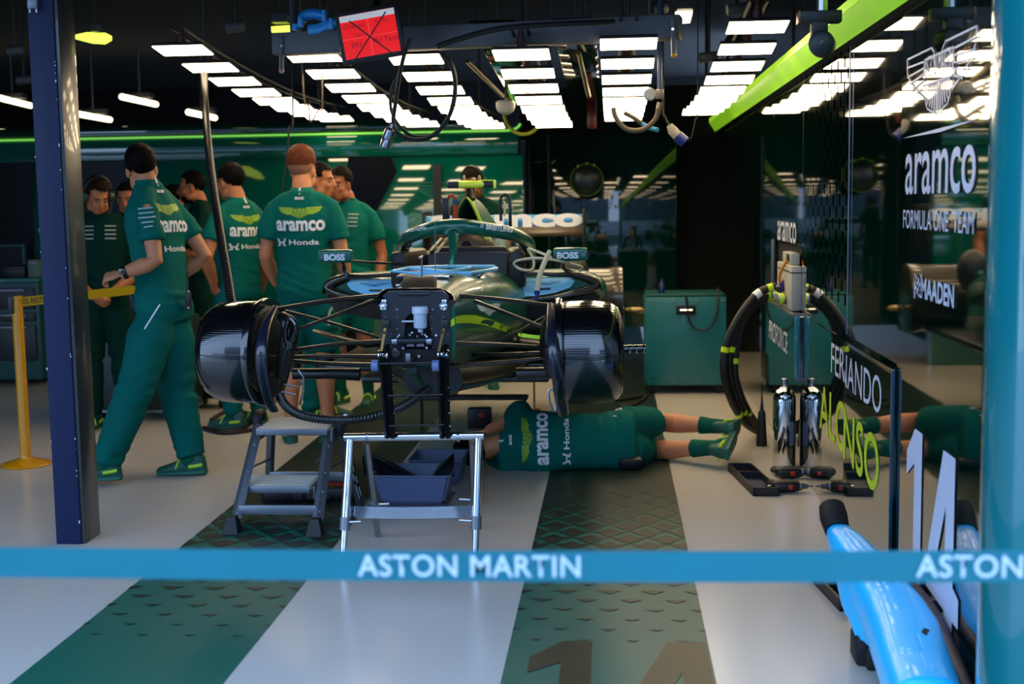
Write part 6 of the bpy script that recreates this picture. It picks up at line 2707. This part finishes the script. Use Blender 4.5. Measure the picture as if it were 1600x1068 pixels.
def tray(label, A, B, depth, split, items):
    """black parts tray: near-left and near-right floor spots"""
    a, b = fl(*A), fl(*B)
    u = (b - a)
    w_ = u.length
    u.normalize()
    v = V((-.12, 1, 0)).normalized()
    t = thing('parts_tray', label, 'tray', (a + b) / 2 + v * depth / 2)
    h = .045
    g = G()
    M_ = lambda x, y, z: a + u * x + v * y + V((0, 0, z))

    def wall(x0, x1, y0, y1, z1):
        P_ = [M_(x0, y0, 0), M_(x1, y0, 0), M_(x1, y1, 0), M_(x0, y1, 0)]
        g.rings([P_, [q + V((0, 0, z1)) for q in P_]])
    wall(0, w_, 0, depth, .008)
    e = .010
    for q in ((0, w_, 0, e), (0, w_, depth - e, depth), (0, e, 0, depth), (w_ - e, w_, 0, depth), (0, w_, depth * split, depth * split + e)):
        wall(*q, h)
    obj('shell', g, M_black, t, smooth=0)
    g = G()
    P_ = [M_(e, e, .0085), M_(w_ - e, e, .0085), M_(w_ - e, depth * split, .0085), M_(e, depth * split, .0085)]
    g.quad(*P_)
    obj('liner', g, mat('navy tray liner', '#1a2747', .5), t, smooth=0)
    random.seed(len(label))
    return t, M_, w_, depth


t, M_, w_, dp = tray('black two compartment parts tray on the floor beside the silver gas bottle', (1177, 775), (1218, 775), .62, .62, 8)
random.seed(31)
for k in range(7):
    g = G()
    x, y = random.uniform(.03, w_ - .03), random.choice((random.uniform(.05, .12), random.uniform(.42, .56)))
    g.lathe([(.010, 0), (.010, .012), (.006, .013)], M_(x, y, .009), (0, 0, 1), 8)
    obj('loose_nut', g, M_steel, None, label=None) if False else None
    o_ = obj('hex_nut', g, M_steel, None, label='small steel nut lying in the black parts tray by the gas bottle', cat='nut', group='nuts in the parts tray') if True else None
g = G()
g.lathe([(.014, 0), (.014, .05), (.010, .055)], M_(w_ * .68, .10, .022), (1, .5, 0), 14)
o_ = obj('steel_socket', g, M_chrome, None, label='shiny steel socket lying in the near compartment of the parts tray', cat='socket')

for (px, py, lab) in ((1222, 770, 'black cordless driver with red button lying by the parts tray, nearer one'), (1226, 748, 'black cordless driver with red button lying by the parts tray, further one')):
    p = fl(px, py)
    p.x += .03
    t = thing('cordless_driver', lab, 'power tool', p + V((.04, 0, 0)))
    ax = V((1, .15, 0)).normalized()
    g = G()
    g.tube([p + V((-.06, 0, .034)), p + V((-.05, 0, .036)), p + V((.02, .01, .036)), p + V((.055, .012, .034))], [.026, .034, .034, .026], 14, smooth=3)
    obj('motor_body', g, M_black, t)
    g = G()
    g.lathe([(.024, 0), (.024, .012), (.016, .02), (.014, .045), (.006, .05), (.006, .075)], p + V((.055, .012, .034)), ax, 16)
    obj('chuck', g, M_alu, t)
    g = G()
    g.box(p + V((.01, -.029, .036)), (.024, .008, .022), bev=.003)
    obj('red_button', g, M_red, t)
    g = G()
    g.tube([p + V((-.04, .02, .03)), p + V((-.07, .12, .026))], [.022, .026], 10, flat=.8)
    obj('grip', g, M_rubber, t)

t, M_, w_, dp = tray('black parts tray on the floor behind the light blue air jack near the right wall', (1312, 955), (1362, 955), .42, .5, 6)
for k, (x, y) in enumerate(((.03, .30), (.06, .33), (.09, .36))):
    g = G()
    p = M_(x, y, .009)
    g.box(p + V((0, 0, .010)), (.035, .02, .02), (0, 0, .4 * k), bev=.005)
    obj('small_part', g, M_cream if k == 0 else M_alu, None, label='small pale metal part lying in the tray by the light blue air jack', cat='part', group='small parts in the near tray')

# crumpled foil scrap at the wall foot
p = fl(1304, 822)
g = G()
g.ell(p + V((0, 0, .012)), (.022, .02, .012), None, 8, 6)
for v in g.bm.verts:
    v.co += V((random.uniform(-1, 1), random.uniform(-1, 1), random.uniform(0, 1))) * .006
obj('foil_scrap', g, M_chrome, None, smooth=0, label='crumpled silver foil scrap at the foot of the name board', cat='scrap')

# light blue moulded jack in the right foreground
M_jack = mat('light blue moulding', '#1cc4ff', .38, coat=.2, vary=.03)
t = thing('air_jack', 'light blue moulded wheel jack with black grips in the right foreground', 'jack', V((.82, 4.05, 0)))
g = G()
SEC2 = [(4.56, .795, .30, .04, .045), (4.44, .815, .275, .06, .065), (4.22, .852, .225, .08, .085), (4.0, .882, .175, .10, .095), (3.85, .886, .145, .11, .10), (3.6, .866, .12, .105, .09), (3.42, .85, .11, .10, .085)]
R = []
for y, x, z, a_, b_ in SEC2:
    r_ = []
    for q in range(24):
        an = 2 * pi * q / 24
        cx, sz = cos(an), sin(an)
        e = 2 / 2.8
        r_.append(V((x + a_ * abs(cx) ** e * (1 if cx > 0 else -1), y, z + b_ * abs(sz) ** e * (1 if sz > 0 else -1))))
    R.append(r_)
g.rings(R)
# left fin down to the foot
g.rings([[V((x + dx, y, z)) for x, z in ((x0, zt_), (x0 + .07, zt_), (x1 + .09, zb), (x1, zb))] for y, dx, x0, x1, zb, zt_ in ((4.46, 0, .765, .76, .22, .30), (4.25, 0, .77, .755, .13, .27), (4.08, 0, .79, .765, .09, .23), (3.98, 0, .81, .79, .09, .18))])
g = remesh(g, .010, 8)
jk = obj('body', g, M_jack, t, smooth=180)
g = G()
g.tube([V((.793, 4.54, .315)), V((.79, 4.60, .35)), V((.79, 4.64, .375))], [.044, .050, .046], 24)
obj('black_cap', g, M_rubber, t)
g = G()
g.box((.815, 4.09, .05), (.09, .12, .10), (0, 0, 0), bev=.012)
g.box((.845, 4.02, .04), (.10, .06, .08), bev=.012)
obj('foot', g, M_rubber, t)
g = G()
g.tube([V((.915, 4.22, .265)), V((.945, 4.16, .25)), V((.972, 4.05, .225)), V((.985, 3.9, .20)), V((.972, 3.6, .16)), V((.965, 3.46, .14))], [.018, .024, .024, .023, .023, .02], 12, smooth=4)
obj('side_grip', g, mat('dark plum grip', '#231f2a', .5), t)
g = G()
g.lathe([(.013, 0), (.013, .006)], V((.92, 3.93, .24)), (.5, -.3, 1), 16)
g.lathe([(.024, 0), (.024, .006)], V((.92, 3.72, .215)), (.5, -.3, 1), 16)
obj('port', g, M_black, jk)
g = G()
g.box((.97, 4.1, .05), (.05, .5, .10), bev=.01)
g.box((.95, 3.9, .035), (.08, .1, .07), bev=.01)
obj('rear_foot', g, mat('navy foot', '#0c1a33', .4), t)
